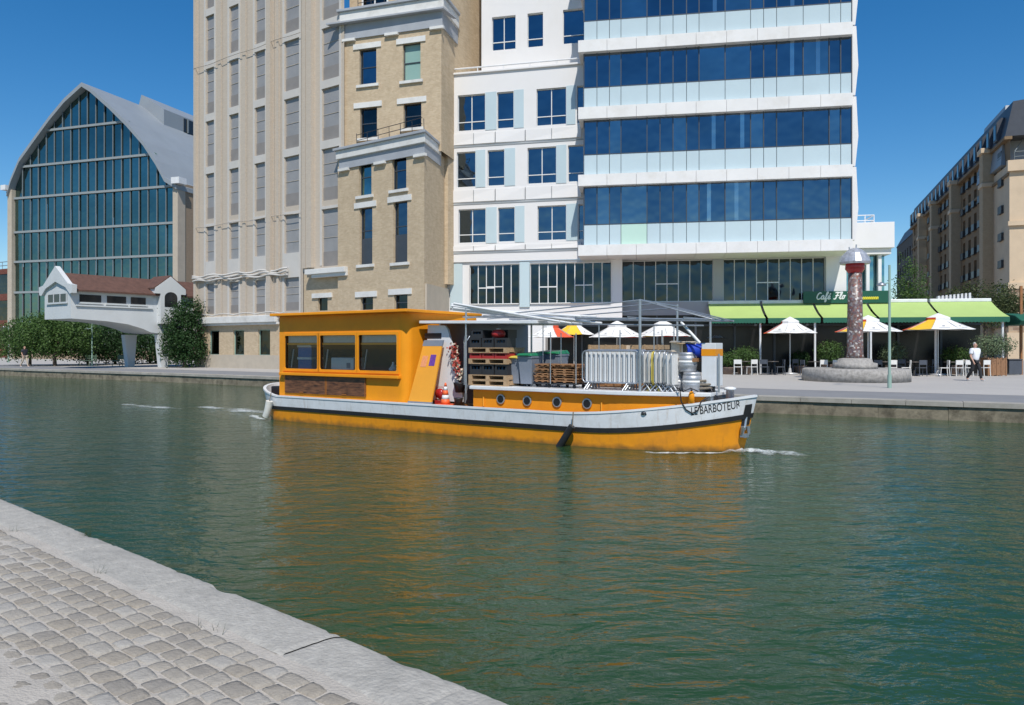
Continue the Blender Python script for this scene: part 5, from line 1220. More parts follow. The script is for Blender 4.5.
def person(label, pos, rot, top, bottom, hairm, H=1.75, stride=.22):
    r = thing('person', label, 'person', None, pos, rot); k = H / 1.75
    S_ = lambda *a: tuple(q * k for q in a)
    hipL, hipR = S_(.10, 0, .90, .085), S_(-.10, 0, .90, .085)
    pel = S_(0, 0, .95, .13, .11); sp_ = S_(0, .0, 1.15, .13, .10); ch = S_(0, -.0, 1.34, .16, .11); nk = S_(0, .0, 1.49, .055, .055); hd = S_(0, -.02, 1.60, .072, .085); ht = S_(0, -.01, 1.70, .06, .07)
    legs = [[pel, hipL, S_(.11, -stride * .75, .49, .058), S_(.11, -stride, .09, .042), S_(.12, -stride - .15, .04, .034)],
            [pel, hipR, S_(-.11, stride * .25, .49, .058), S_(-.11, stride + .10, .12, .042), S_(-.12, stride - .02, .04, .034)]]
    arms = []
    for s in (1, -1):
        sw = s * .10
        sh = S_(s * .19, 0, 1.41, .055); el = S_(s * .26, .04 + sw * .4, 1.12, .042); wr = S_(s * .28, -.06 + sw, .88, .028); pm = S_(s * .28, -.09 + sw, .81, .032, .02)
        arms.append([ch, sh, el, wr, pm])
        for j, (dx, ln) in enumerate(((-.025, .07), (-.009, .08), (.009, .075), (.024, .06))):
            arms.append([pm, S_(s * .28 + dx * .3, -.10 + sw + dx, .775, .009), S_(s * .28 - s * .005, -.11 + sw + dx, .81 - ln, .007)])
        arms.append([pm, S_(s * .25, -.12 + sw, .80, .010), S_(s * .245, -.135 + sw, .77, .008)])
    skin_mesh('body', [[pel, sp_, ch, nk, hd, ht]] + legs + arms, M['skin'], r)
    b = MB(); b.add([S_(.0, -.135, 1.585), S_(.016, -.10, 1.575), S_(-.016, -.10, 1.575), S_(0, -.10, 1.63)], [(0, 1, 3), (0, 3, 2), (0, 2, 1)]); b.build('nose', M['skin'], r)
    for s in (-1, 1):
        b = MB(); b.lathe([(.001, -.01), (.009, -.004), (.009, .004), (.001, .01)], 8, S_(s * .03, -.098, 1.625)); b.build('eye', M['darkhair'], r)
        b = MB(); b.lathe([(.004, -.03), (.014, -.01), (.016, .015), (.004, .03)], 8, S_(s * .082, .0, 1.60)); b.build('ear', M['skin'], r)
    b = MB(); b.box(-.025 * k, .025 * k, -.106 * k, -.095 * k, 1.548 * k, 1.556 * k); b.build('mouth', M['redglaze'], r)
    skin_mesh('hair', [[S_(0, .045, 1.60, .062), S_(0, .035, 1.69, .064), S_(0, -.02, 1.725, .055)]], hairm, r)
    g = .018
    skin_mesh('shirt', [[S_(0, 0, .86, .185, .15), S_(0, 0, 1.10, .19, .16), S_(0, 0, 1.34, .225, .165), S_(0, 0, 1.47, .10, .10)]] + [[S_(0, 0, 1.34, .225, .165), S_(s * .20, 0, 1.40, .095), S_(s * .245, .02 + s * .02, 1.19, .085)] for s in (1, -1)], top, r)
    skin_mesh('trousers', [[S_(0, 0, .95, .145, .12), S_(.10, 0, .88, .10), S_(.11, -stride * .75, .49, .075), S_(.11, -stride, .09, .06)], [S_(0, 0, .95, .145, .12), S_(-.10, 0, .88, .10), S_(-.11, stride * .25, .49, .075), S_(-.11, stride + .10, .12, .06)]], bottom, r)
    for s, y in ((1, -stride), (-1, stride + .08)):
        skin_mesh('shoe', [[S_(s * .11, y + .03, .06, .048, .045), S_(s * .115, y - .08, .045, .045, .036), S_(s * .12, y - .17, .035, .035, .028)]], M['shoes'], r)
    return r
p = ground(975, 381); person('grey haired man in white T-shirt and black trousers walking across the paving', (p.x, p.y, QZ), R(18), M['shirt'], M['trousers'], M['hair'], 1.76)
p = ground(24.5, 367.0); person('person in dark top and beige trousers walking on the far left quay', (p.x, p.y, QZ), R(75), M['darktop'], M['beige'], M['darkhair'], 1.6)

# ------------------------------------------------------------------ the barge
BF = Frame(-1.36, 19.53, -35)
boat = thing('barge', 'orange and white working barge with boxy cabin at the stern, loaded foredeck, under way', 'boat', BF)
def zstripe(t): return .31 + .34 * max(0, (t - 4.6) / 2.8) ** 1.8
def zsheer(t): return .70 + .42 * max(0, (t - 4.0) / 3.5) ** 1.6 + .30 * max(0, (-5.4 - t) / 1.5) ** 1.1
def hull_pt(u, z):
    """u from -1 (stern) over 0 (amidships) to 1 (stem): (t, half breadth) at height z"""
    wide = 1.5 * (.955 + .045 * min(1, max(0, z / .7)))
    if u >= 0:
        T = 7.36 + .24 * max(z, -.2); t0 = 3.2; s = u; t = t0 + (T - t0) * s
        if u < .0001: t = t0
        return t, wide * max(0, 1 - s ** 2.5) ** .78 * 1.0
    T = 1.32 + .45 * max(0, z) / .9; t0 = -5.2; s = -u; t = t0 - T * s
    return t, wide * math.sqrt(max(0, 1 - s ** 2.4))
US = [-math.sin(math.pi / 2 * k / 14) for k in range(14, 0, -1)]
mid = [('m', -5.2 + (3.2 + 5.2) * k / 16) for k in range(0, 16)]
UB_ = [math.sin(math.pi / 2 * k / 26) for k in range(0, 27)]
ST = [('u', u) for u in US] + mid + [('u', max(u, 1e-5)) for u in UB_]
def pt(st, z):
    if st[0] == 'm': return st[1], 1.5 * (.955 + .045 * min(1, max(0, z / .7)))
    return hull_pt(st[1], z)
def tref(st): return pt(st, .5)[0]
def skin_(levels, off=0, close=False):
    """both sides of the hull between heights given per station"""
    b = MB(); n = len(levels(0.0)); 
    for sgn in (-1, 1):
        rows = []
        for st in ST:
            row = []
            for z in levels(tref(st)):
                t, y = pt(st, z); e = off
                nx = .0
                if st[0] == 'u': nx = off * st[1] ** 3
                row.append((t + nx, sgn * (y + e * (1 if abs(st[1]) < .98 or st[0] == 'm' else .2)), z))
            rows.append(row)
        vs = [v for r in rows for v in r]
        fs = []
        for i in range(len(rows) - 1):
            for j in range(n - 1):
                q = (i * n + j, (i + 1) * n + j, (i + 1) * n + j + 1, i * n + j + 1); fs.append(q if sgn < 0 else q[::-1])
        b.add(vs, fs, 0, True)
    return b
skin_(lambda t: [-.5, -.2, 0, .15, zstripe(t) + .01]).build('hull', M['orange_deep'], boat)
skin_(lambda t: [zstripe(t), zstripe(t) + .05, zstripe(t) + .10], .022).build('rubbing_strake', M['black'], boat)
bw = skin_(lambda t: [zstripe(t) + .09, zstripe(t) + .09 + (zsheer(t) - zstripe(t) - .09) * .5, zsheer(t)], .006).build('bulwark', M['bulwark'], boat)
b = MB()                                                                          # inner bulwark and capping rail
for sgn in (-1, 1):
    rows = []
    for st in ST:
        z = zsheer(tref(st)); t, y = pt(st, z); ti = t - (.06 * (st[1] ** 3) if st[0] == 'u' else 0); yi = max(0, y - .07)
        rows.append([(t + (.015 * st[1] ** 3 if st[0] == 'u' else 0), sgn * (y + .018), z - .03), (t + (.015 * st[1] ** 3 if st[0] == 'u' else 0), sgn * (y + .018), z + .012), (ti, sgn * yi, z + .012), (ti - .10 * (st[1] ** 3 if st[0] == 'u' else 0), sgn * max(0, yi - .03), z - .3)])
    vs = [v for r in rows for v in r]; fs = []
    for i in range(len(rows) - 1):
        for j in range(3): q = (i * 4 + j, (i + 1) * 4 + j, (i + 1) * 4 + j + 1, i * 4 + j + 1); fs.append(q if sgn < 0 else q[::-1])
    b.add(vs, fs)
b.build('capping_rail', M['boatwhite'], boat)
b = MB(); rowsL = [(*pt(st, .6), .63) for st in ST]
for i in range(len(ST) - 1):
    (t0, y0, z), (t1, y1, _) = rowsL[i], rowsL[i + 1]
    dz = lambda t: .63 + .18 * max(0, (t - 5.2) / 2)
    b.quad((t0, -y0 * .985, dz(t0)), (t1, -y1 * .985, dz(t1)), (t1, y1 * .985, dz(t1)), (t0, y0 * .985, dz(t0)))
b.build('deck', M['brownpaint'], boat)
# name on the bow
cu = bpy.data.curves.new('name', 'FONT'); cu.body = 'LE BARBOTEUR'; cu.size = 1; cu.space_character = 1.0; cu.offset = .012
to = bpy.data.objects.new('tmp_name', cu); COL.objects.link(to); bpy.context.view_layer.update()
me = bpy.data.meshes.new_from_object(to.evaluated_get(bpy.context.evaluated_depsgraph_get())); bpy.data.objects.remove(to)
bm = bmesh.new(); bm.from_mesh(me); bmesh.ops.triangulate(bm, faces=bm.faces); bmesh.ops.subdivide_edges(bm, edges=[e for e in bm.edges if e.calc_length() > .12], cuts=3)
xs_ = [v.co.x for v in bm.verts]; x0_, x1_ = min(xs_), max(xs_)
hL = .165
def near_side(t, z):
    lo, hi = 0.0, 1.0
    for _ in range(40):
        m_ = (lo + hi) / 2
        if hull_pt(m_, z)[0] < t: lo = m_
        else: hi = m_
    return hull_pt(lo, z)[1] if t > 3.2 else 1.5
def t_at_px(px, z):
    lo, hi = 4.0, 7.55
    for _ in range(40):
        m_ = (lo + hi) / 2; q = BF.w(m_, -near_side(m_, z), z)
        if 512 + FPX * q.x / q.y < px: lo = m_
        else: hi = m_
    return lo
tA, tB = t_at_px(691.5, .8), t_at_px(741, .9)
for v in bm.verts:
    t = tA + (tB - tA) * (v.co.x - x0_) / (x1_ - x0_); zb = zstripe(t) + .10 + (zsheer(t) - zstripe(t) - .10) * .36; z = zb + v.co.y * hL / .72
    v.co = (t, -(near_side(t, z) + .0105), z)
bm.to_mesh(me); bm.free(); me.materials.append(M['black']); no = bpy.data.objects.new('name_lettering', me); COL.objects.link(no); no.parent = boat
# anchor in its dark pocket at the stem
b = MB(); P = []
for px_, z in ((740.5, .50), (749, .53), (753, .95), (745, .93)):
    t = t_at_px(px_, z); P.append((t + .012, -(near_side(t, z) + .014), z))
b.quad(*P); b.build('anchor_pocket', M['black'], boat)
b = MB(); ta = t_at_px(746, .62) - 7.385; ya = -near_side(7.385 + ta, .62); b.T = Matrix.Translation((ta, 0, -.12))
b.tube([(7.40, ya + .02, .90), (7.37, ya - .06, .55)], .028, 8); b.tube([(7.36, ya - .10, .62), (7.33, ya - .09, .46), (7.37, ya - .02, .40)], .05, 8, r1=.025); b.tube([(7.42, ya + .0, .62), (7.44, ya + .02, .48), (7.38, ya - .02, .40)], .045, 8, r1=.02); b.cbox(7.37, ya - .05, .44, .14, .12, .07)
b.build('anchor', M['galv'], boat)
# cabin
cy = 1.40; cxa, cxb = -5.38, -.52; ztop = 2.93
cab = thing('x', 'x', 'x')
bpy.data.objects.remove(cab)
wz0, wz1 = 1.46, 2.40
wins = [(-5.13, -3.75), (-3.68, -2.28), (-2.20, -.82)]
b = MB(); rc = .22
b.wall(cxa, cxb - rc, .66, ztop, [(a, c, wz0, wz1) for a, c in wins], -cy, .06)
b.wall(cxa, cxb - rc, .66, ztop, [(a, c, wz0, wz1) for a, c in wins], -cy + .06, .0)
arc = [(cxb - rc + rc * math.sin(a), -cy + rc - rc * math.cos(a)) for a in [math.pi / 2 * k / 6 for k in range(7)]]
for (x0, y0), (x1, y1) in zip(arc, arc[1:]): b.add([(x0, y0, .66), (x1, y1, .66), (x1, y1, ztop), (x0, y0, ztop)], [(0, 1, 2, 3)], 0, True)
b.quad((cxb, -cy + rc, .66), (cxb, cy, .66), (cxb, cy, ztop), (cxb, -cy + rc, ztop)); b.quad((cxb, cy, .66), (cxa, cy, .66), (cxa, cy, ztop), (cxb, cy, ztop)); b.quad((cxa, cy, .66), (cxa, -cy, .66), (cxa, -cy, ztop), (cxa, cy, ztop))
cabin = b.build('cabin', M['orange'], boat)
b = MB(); b.box(cxa + .03, cxb - .25, -cy + .08, cy - .02, .67, .75); b.quad((cxa + .05, cy - .03, .7), (cxb - .05, cy - .03, .7), (cxb - .05, cy - .03, ztop), (cxa + .05, cy - .03, ztop))
b.quad((cxb - .03, -cy + rc, .7), (cxb - .03, cy, .7), (cxb - .03, cy, ztop), (cxb - .03, -cy + rc, ztop)); b.quad((cxa + .03, cy, .7), (cxa + .03, -cy, .7), (cxa + .03, -cy, ztop), (cxa + .03, cy, ztop))
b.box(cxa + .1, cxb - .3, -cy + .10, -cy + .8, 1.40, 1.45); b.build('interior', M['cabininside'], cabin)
b = MB(); b.hexa([(cxa - .10, -cy - .26, ztop + .002), (-.30, -cy - .26, ztop + .002), (-.55, cy + .3, ztop + .002), (cxa - .12, cy + .3, ztop + .002), (cxa - .10, -cy - .26, ztop + .075), (-.30, -cy - .26, ztop + .075), (-.55, cy + .3, ztop + .075), (cxa - .12, cy + .3, ztop + .075)]); b.build('roof', M['orange'], cabin, .012)
for i, (a, c) in enumerate(wins):
    f = MB(); e = .055
    f.box(a - e, a + .015, -cy - .03, -cy - .002, wz0 - e, wz1 + e); f.box(c - .015, c + e, -cy - .03, -cy - .002, wz0 - e, wz1 + e); f.box(a + .015, c - .015, -cy - .03, -cy - .002, wz0 - e, wz0 + .015); f.box(a + .015, c - .015, -cy - .03, -cy - .002, wz1 - .015, wz1 + e)
    for (x, z, sx, sz) in ((a, wz0, 1, 1), (c, wz0, -1, 1), (a, wz1, 1, -1), (c, wz1, -1, -1)):
        f.prism([(x, z), (x + sx * .10, z), (x + sx * .03, z + sz * .03), (x, z + sz * .10)] if sx * sz < 0 else [(x, z), (x, z + sz * .10), (x + sx * .03, z + sz * .03), (x + sx * .10, z)], -cy - .028, -cy - .003, axis='y')
    o = f.build('window', M['orange'], cabin)
    b = MB(); e = .018
    b.box(a, a + e, -cy + .01, -cy + .028, wz0, wz1); b.box(c - e, c, -cy + .01, -cy + .028, wz0, wz1); b.box(a + e, c - e, -cy + .01, -cy + .028, wz0, wz0 + e); b.box(a + e, c - e, -cy + .01, -cy + .028, wz1 - e, wz1); b.build('gasket', M['black'], o)
    b = MB(); b.quad((a + .002, -cy + .03, wz0 + .002), (c - .002, -cy + .03, wz0 + .002), (c - .002, -cy + .03, wz1 - .002), (a + .002, -cy + .03, wz1 - .002)); b.build('pane', M['glass'], o)
    b = MB(); b.box(a + .02, c - .02, -cy + .10, -cy + .12, wz1 - .21, wz1 - .02); n = 5
    b.build('curtain', M['curtain'], o)
    b = MB(); b.box(a + .02, c - .02, -cy + .05, -cy + .095, wz1 - .27, wz1 - .215); b.build('blind_rail', M['yellow'], o)
    b = MB(); x = a + .12 if i else a + .16
    b.tube([(x, -cy + .09, wz0 + .04), (x + .10, -cy + .09, wz0 + .55)], .02, 6); b.build('stay', M['alu'], o)
b = MB(); b.box(cxa + .12, -.70, -cy - .12, -cy - .002, 1.29, 1.365); b.build('sill_shelf', M['orange'], cabin, .01)
for a, c in ((-5.10, -3.42), (-3.40, -1.92)):
    b = MB(); b.box(a, c, -cy - .035, -cy - .002, .80, 1.285)
    o = b.build('wood_panel', M['panelwood'], cabin)
    b = MB()
    for q in (a, c - .02): b.box(q, q + .02, -cy - .04, -cy - .0355, .80, 1.285)
    loose(b.build('trim', M['brownpaint'], o)); b = MB(); b.cbox(a + .7, -cy - .045, .83, .16, .02, .02); b.build('handle', M['brownpaint'], o)
# white bulkhead, canopy and dark companionway forward of the cabin
yb = -.86
pxz = lambda px, py: (BF.x(px, yb), BF.z(px, py, yb))
pol = [pxz(424, 400), pxz(462, 402), pxz(462, 385), pxz(457.5, 366), pxz(447.5, 329), pxz(445, 325.5), pxz(428, 325)]
b = MB(); b.prism(pol, yb, yb + .06, axis='y'); b.build('bulkhead', M['boatwhite'], boat)
b = MB(); (xa, za), (xb_, zb2) = pxz(425, 338.5), pxz(441.5, 333); b.box(xa, xb_, yb - .012, yb - .002, za, zb2); b.build('bulkhead_slot', M['black'], boat, .003)
b = MB(); b.box(-.5, 1.35, -.2, -.16, .66, 2.7); b.box(1.35, 1.40, -.2, 1.1, .66, 2.7); b.build('inner_screen', M['greyplastic'], boat)
b = MB(); x1 = BF.x(538, -1.0); b.hexa([(-.42, -1.06, 2.66), (x1, -1.06, 2.60), (x1, 1.0, 2.60), (-.42, 1.0, 2.66), (-.42, -1.06, 2.73), (x1, -1.06, 2.67), (x1, 1.0, 2.67), (-.42, 1.0, 2.73)]); b.build('canopy_roof', M['boatwhite'], boat, .01)
# forward hold trunk with portholes
tl, tr = 1.22, 6.75
def tw(t): return 1.10 if t < 4.9 else 1.10 - .48 * ((t - 4.9) / (tr - 4.9)) ** 1.4
ts = [tl + (tr - tl) * k / 24 for k in range(25)]
outl = [(t, -tw(t)) for t in ts] + [(t, tw(t)) for t in reversed(ts)]
outl = [(tl + .10, -tw(tl) + .0), *outl[1:-1], (tl + .10, tw(tl)), (tl, tw(tl) - .2), (tl, -tw(tl) + .2)]
b = MB(); b.prism(outl, .60, 1.09); b.build('hold_trunk', M['orange'], boat)
o2 = [(tl - .06, -tw(tl) - .12 + .25), (tl + .08, -tw(tl) - .13)] + [(t + .0, -tw(t) - .13) for t in ts[1:]] + [(tr + .16, -tw(tr) - .0), (tr + .16, tw(tr))] + [(t, tw(t) + .13) for t in reversed(ts)] + [(tl - .06, tw(tl) - .15)]
b = MB(); b.prism(o2, 1.092, 1.17); b.build('trunk_rim', M['boatwhite'], boat, .012)
yt = -1.10
for px, py in ((501.3, 399), (527.7, 400.8), (557.5, 402), (587.6, 403.5)):
    x, z = BF.x(px, yt), BF.z(px, py, yt); b = MB(); n = 20
    rg = [(x + .115 * math.cos(2 * math.pi * k / n), z + .115 * math.sin(2 * math.pi * k / n)) for k in range(n)]; b.prism(rg, yt - .035, yt - .002, axis='y'); o = b.build('porthole', M['galv'], boat, .008)
    rg = [(x + .085 * math.cos(2 * math.pi * k / n), z + .085 * math.sin(2 * math.pi * k / n)) for k in range(n)]; b = MB(); b.prism(rg, yt - .039, yt - .0355, axis='y'); b.build('porthole_glass', M['darkpane'], o)
b = MB()
for px in (484, 602): x = BF.x(px, yt); b.tube([(x, yt - .02, .70), (x, yt - .02, .92)], .018, 6)
loose(b.build('stanchion', M['yellow'], boat)); b = MB()
x = BF.x(643, yt - .1); b.lathe([(.07, 0), (.06, .05), (.03, .07)], 12, (x, -1.16, .72)); b.build('deck_fitting', M['darkmetal'], boat)
b = MB(); b.box(-6.35, -5.5, -.95, .6, .63, .92); b.build('stern_locker', M['black'], boat, .03)
# bow bollard, winch and cleats
b = MB(); b.lathe([(.09, .7), (.08, 1.20), (.12, 1.205), (.12, 1.25), (.05, 1.27)], 16, (7.08, 0, 0)); b.build('bollard', M['boatwhite'], boat)
b = MB(); b.tube([(6.83, -.35, 1.02), (6.83, .35, 1.02)], .10, 12); b.box(6.75, 6.92, -.42, -.36, .7, 1.12); b.box(6.75, 6.92, .36, .42, .7, 1.12); b.build('winch', M['darkmetal'], boat)
# black fender bar and white stern fender
f_ = thing('black_fender', 'black rubber fender hanging askew over the side amidships', 'fender', BF, (BF.x(571, -1.6), -1.60, 0))
b = MB(); b.tube([(-.28, -.02, -.02), (.03, .0, .44)], .075, 10); b.build('tube', M['black'], f_); b = MB(); b.tube([(.03, 0, .42), (.03, .04, .73)], .014, 5); b.build('line', M['rope'], f_)
f_ = thing('white_fender', 'dirty white sausage fender hanging at the stern', 'fender', BF, (-5.62, -1.60, .03))
b = MB(); b.tube([(-.10, .0, .08), (-.03, .0, .2), (.03, 0, .40), (.06, 0, .52)], .10, 12); b.build('fender', M['fender'], f_); b = MB(); b.tube([(.06, 0, .5), (.07, .05, .75)], .014, 5); b.build('line', M['rope'], f_)

# ------------------------------------------------------------------ gear on the barge
zt1 = 1.17
def on(name, label, cat, px, v, group=None, rot=0, z=zt1): return thing(name, label, cat, BF, (BF.x(px, v), v, z), rot, group)
# leaning yellow plank with two posters
g_ = thing('gangplank', 'yellow gangplank with two small posters leaning against the cabin front', 'gangplank', BF, (.0, -1.36, .70))
b = MB(); bl_, br_, tl_, tr_ = BF.x(409, -1.36), BF.x(432, -1.36), BF.x(425, -.98), BF.x(443.5, -.98); zz0, zz1 = .0, 1.50
def slab(b, s0, s1, t0, t1, off, th, mi=0):
    p = lambda s, t, o: ((bl_ + (br_ - bl_) * s) * (1 - t) + (tl_ + (tr_ - tl_) * s) * t, .38 * t - .97 * o, zz0 + (zz1 - zz0) * t - .25 * o)
    q = [p(s, t, o) for o in (off, off + th) for s, t in ((s0, t0), (s1, t0), (s1, t1), (s0, t1))]
    b.hexa([q[0], q[1], q[2], q[3], q[4], q[5], q[6], q[7]] if False else [q[4], q[5], q[1], q[0], q[7], q[6], q[2], q[3]], mi)
slab(b, 0, 1, .04, .94, 0, .045); b.build('board', M['yellow'], g_)
b = MB(); slab(b, -.02, 1.02, .941, 1.03, -.003, .052); slab(b, -.02, 1.02, 0, .039, -.003, .052); loose(b.build('end_cap', M['greyplastic'], g_))
b = MB(); slab(b, .14, .42, .60, .78, .046, .004); b.build('pink_poster', M['pink'], g_); b = MB(); slab(b, .54, .82, .62, .80, .046, .004); b.build('purple_poster', M['purple'], g_)
c_ = on('traffic_cone', 'orange and white traffic cone beside the gangplank', 'cone', 445.5, -1.25, z=.68)
b = MB(); b.box(-.17, .17, -.17, .17, 0, .035); b.build('base', M['coneorange'], c_, .01)
zs_ = [.035, .15, .25, .36, .45, .54]; rr_ = lambda z: .125 - .105 * z / .54
for k in range(5): b = MB(); b.lathe([(rr_(zs_[k]), zs_[k] + .0005), (rr_(zs_[k + 1]), zs_[k + 1])], 18); b.build('band', M['coneorange' if k % 2 == 0 else 'paperwhite'], c_)
e_ = on('hose_reel', 'small dark red hose reel tucked between gangplank and cone', 'hose reel', 440, -1.05, z=.68)
b = MB(); b.lathe([(.11, -.06), (.13, 0), (.11, .06)], 16); [setattr(b, 'v', [Vector((q.x, q.z, q.y + .26)) for q in b.v])]; b.build('hose', M['redglaze'], e_)
b = MB(); b.box(-.1, .1, -.08, .08, 0, .1); b.tube([(-.12, 0, .0), (-.12, 0, .42), (.12, 0, .42), (.12, 0, 0)], .014, 6); b.build('stand', M['redplastic'], e_)
f_ = on('potted_flowers', 'dark pot of tall trailing red and orange flowers on the trunk corner', 'plant', 459.5, -.92, z=.98)
b = MB(); b.lathe([(.10, 0), (.15, .22), (.16, .24), (.13, .22)], 14); b.build('pot', M['blackplastic'], f_)
b = MB(); rd = random.Random(3); path = [Vector((.0, 0, .22)), Vector((.02, -.03, .45)), Vector((-.07, -.04, .68)), Vector((-.14, -.04, .9)), Vector((-.16, -.03, 1.1))]
b.tube(path, .02, 5); b.build('stem', M['leaf_b'], f_); b = MB(); b2 = MB()
for _ in range(330):
    t = rd.random() * 3.99; i = int(t); p = path[i].lerp(path[i + 1], t - i) + Vector((rd.gauss(0, .055), rd.gauss(0, .05), rd.gauss(0, .05))); nn = Vector((rd.gauss(0, 1), rd.gauss(-.5, 1), rd.gauss(.3, 1))).normalized(); a = nn.orthogonal().normalized(); c = nn.cross(a); s = rd.uniform(.02, .05)
    (b if rd.random() < .6 else b2).add([p - a * s, p + c * s, p + a * s, p - c * s], [(0, 1, 2, 3)])
b.build('petals', M['flower'], f_); b2.build('pale_petals', M['paleboard'], f_)
f_ = on('flower_pot', 'small empty black pot on the side deck by the cone', 'pot', 458.5, -1.2, z=.68)
b = MB(); b.lathe([(.08, 0), (.11, .17), (.12, .19), (.09, .17), (.07, .05)], 14); b.build('pot', M['blackplastic'], f_)
f_ = on('shovel', 'grey D-handled shovel standing upright beside the crates', 'shovel', 464.5, -.95)
b = MB(); b.tube([(0, 0, .0), (0, 0, .98)], .02, 6); b.tube([(0, 0, .94), (-.01, 0, 1.02), (.02, 0, 1.17), (.16, 0, 1.17), (0, 0, .96)], .016, 6); b.build('handle', M['galv'], f_); b = MB(); b.box(-.09, .09, -.01, .01, 0, .22); b.build('blade', M['darkmetal'], f_)
# crates and pallets stack
def make_pallet(label, fr_loc, m, L=1.12, D=.75, group='wooden pallets in the crate stack'):
    r = thing('pallet', label, 'pallet', BF, fr_loc, 0, group)
    b = MB(); [b.box(0, L, -D / 2 + k * D / 4.6, -D / 2 + k * D / 4.6 + .11, .105, .125) for k in range(5)]; b.build('deck_boards', m, r)
    b = MB(); [b.box(x, x + .10, -D / 2, D / 2 - .03, .022, .104) for x in (0, L / 2 - .05, L - .10)]; b.build('blocks', m, r)
    b = MB(); [b.box(0, L, y, y + .10, 0, .021) for y in (-D / 2, -.05, D / 2 - .13)]; b.build('bottom_boards', m, r); return r
def make_crate(label, loc, m, w_=.345, d_=.36, h=.26, bottles=True):
    r = thing('bottle_crate', label, 'crate', BF, loc, random.uniform(-.03, .03), 'bottle crates on the pallets')
    b = MB(); t = .018
    b.box(0, w_, -d_ / 2, d_ / 2, 0, .03)
    for y in (-d_ / 2, d_ / 2 - t): b.box(0, w_, y, y + t, .03, h * .5); b.box(0, w_, y, y + t, h * .82, h); b.box(0, .05, y, y + t, h * .5, h * .82); b.box(w_ - .05, w_, y, y + t, h * .5, h * .82)
    for x in (0, w_ - t): b.box(x, x + t, -d_ / 2 + t, d_ / 2 - t, .03, h)
    b.build('crate', m, r)
    if bottles:
        b = MB()
        for i in range(3):
            for j in range(3): b.lathe([(.036, .03), (.036, h * .55), (.014, h * .8), (.014, h * .97)], 8, (.07 + .10 * i, -.11 + .10 * j, 0))
        b.build('bottles', M['darkpane'], r)
    return r
X0 = BF.x(473.5, -.8); yv = -.62; z = zt1
for lab in ('bottom wooden pallet under the crates, resting on the trunk', 'second wooden pallet from the bottom, under the dark crates'):
    make_pallet(lab, (X0, yv, z), M['pallet']); z += .128
pos_ = ('left', 'middle', 'right')
for k in range(3): make_crate(f'dark crate in the lowest crate row of the stack, {pos_[k]} one', (X0 + .01 + .37 * k, yv - .16, z), M['blackplastic'], h=.25)
z += .252; make_pallet('wooden pallet between the dark lower crates and the red crates', (X0, yv, z), M['pallet']); z += .128
for k in range(3): make_crate(f'red low crate in the middle of the stack, {pos_[k]} one', (X0 + .01 + .37 * k, yv - .16, z), M['redplastic'], h=.13, bottles=False)
z += .132; make_pallet('topmost wooden pallet, between the red crates and the black top crates', (X0, yv, z), M['pallet']); z += .128
for k in range(3): make_crate(f'black bottle crate above the top pallet, {pos_[k]} one', (X0 + .01 + .37 * k, yv - .16, z), M['blackplastic'], h=.22)
z += .222; make_crate('black bottle crate crowning the stack at its left', (X0 + .06, yv - .16, z), M['blackplastic'], h=.19)
r_ = thing('drinks_keg', 'round red container sitting on top of the crate stack', 'container', BF, (X0 + .72, yv - .15, z)); b = MB(); b.lathe([(.05, 0), (.15, .03), (.17, .10), (.14, .17), (.06, .2)], 16); b.build('body', M['redplastic'], r_); b = MB(); b.lathe([(.05, .2), (.06, .22), (.02, .225)], 12); b.build('cap', M['paperwhite'], r_)
make_crate('black crate behind the red container on the stack top', (X0 + .5, yv + .25, z), M['blackplastic'], h=.2)
# wheelie bins
def wheelie(label, px, v, lidm, W2=.42, Hb=.66):
    r = on('wheelie_bin', label, 'bin', px, v, 'wheelie bins on the barge', R(4)); e = .035
    b = MB(); b.hexa([(e, -.20, .06), (W2 - e, -.20, .06), (W2 - e, .20, .06), (e, .20, .06), (0, -.26, Hb), (W2, -.26, Hb), (W2, .26, Hb), (0, .26, Hb)]); b.box(-.012, W2 + .012, -.275, .275, Hb - .05, Hb + .001); b.build('body', M['greyplastic'], r, .012)
    b = MB(); b.hexa([(-.02, -.30, Hb + .003), (W2 + .02, -.30, Hb + .003), (W2 + .02, .29, Hb + .003), (-.02, .29, Hb + .003), (.01, -.27, Hb + .055), (W2 - .01, -.27, Hb + .055), (W2 - .03, .25, Hb + .09), (.03, .25, Hb + .09)]); b.box(.05, W2 - .05, -.34, -.302, Hb + .01, Hb + .035); b.build('lid', lidm, r, .01)
    for x in (.04, W2 - .1):
        b = MB(); vs = [(x + .03 * q, .17 + .075 * math.cos(2 * math.pi * k / 12), .075 + .075 * math.sin(2 * math.pi * k / 12)) for q in (0, 1) for k in range(12)]
        b.add(vs, [tuple(range(12)), tuple(range(23, 11, -1))] + [(k, 12 + k, 12 + (k + 1) % 12, (k + 1) % 12) for k in range(12)]); b.build('wheel', M['black'], r)
wheelie('grey wheelie bin with yellowish lid next to the crates', 511.5, -.55, M['yelplastic'], .36, .64)
wheelie('grey wheelie bin with green lid between the yellow-lidded bin and the slatted boards', 523.5, -.62, M['greenplastic'], .36, .70)
wheelie('grey bin with green lid standing behind the slatted boards', 541, .25, M['greenplastic'], .62, .74)
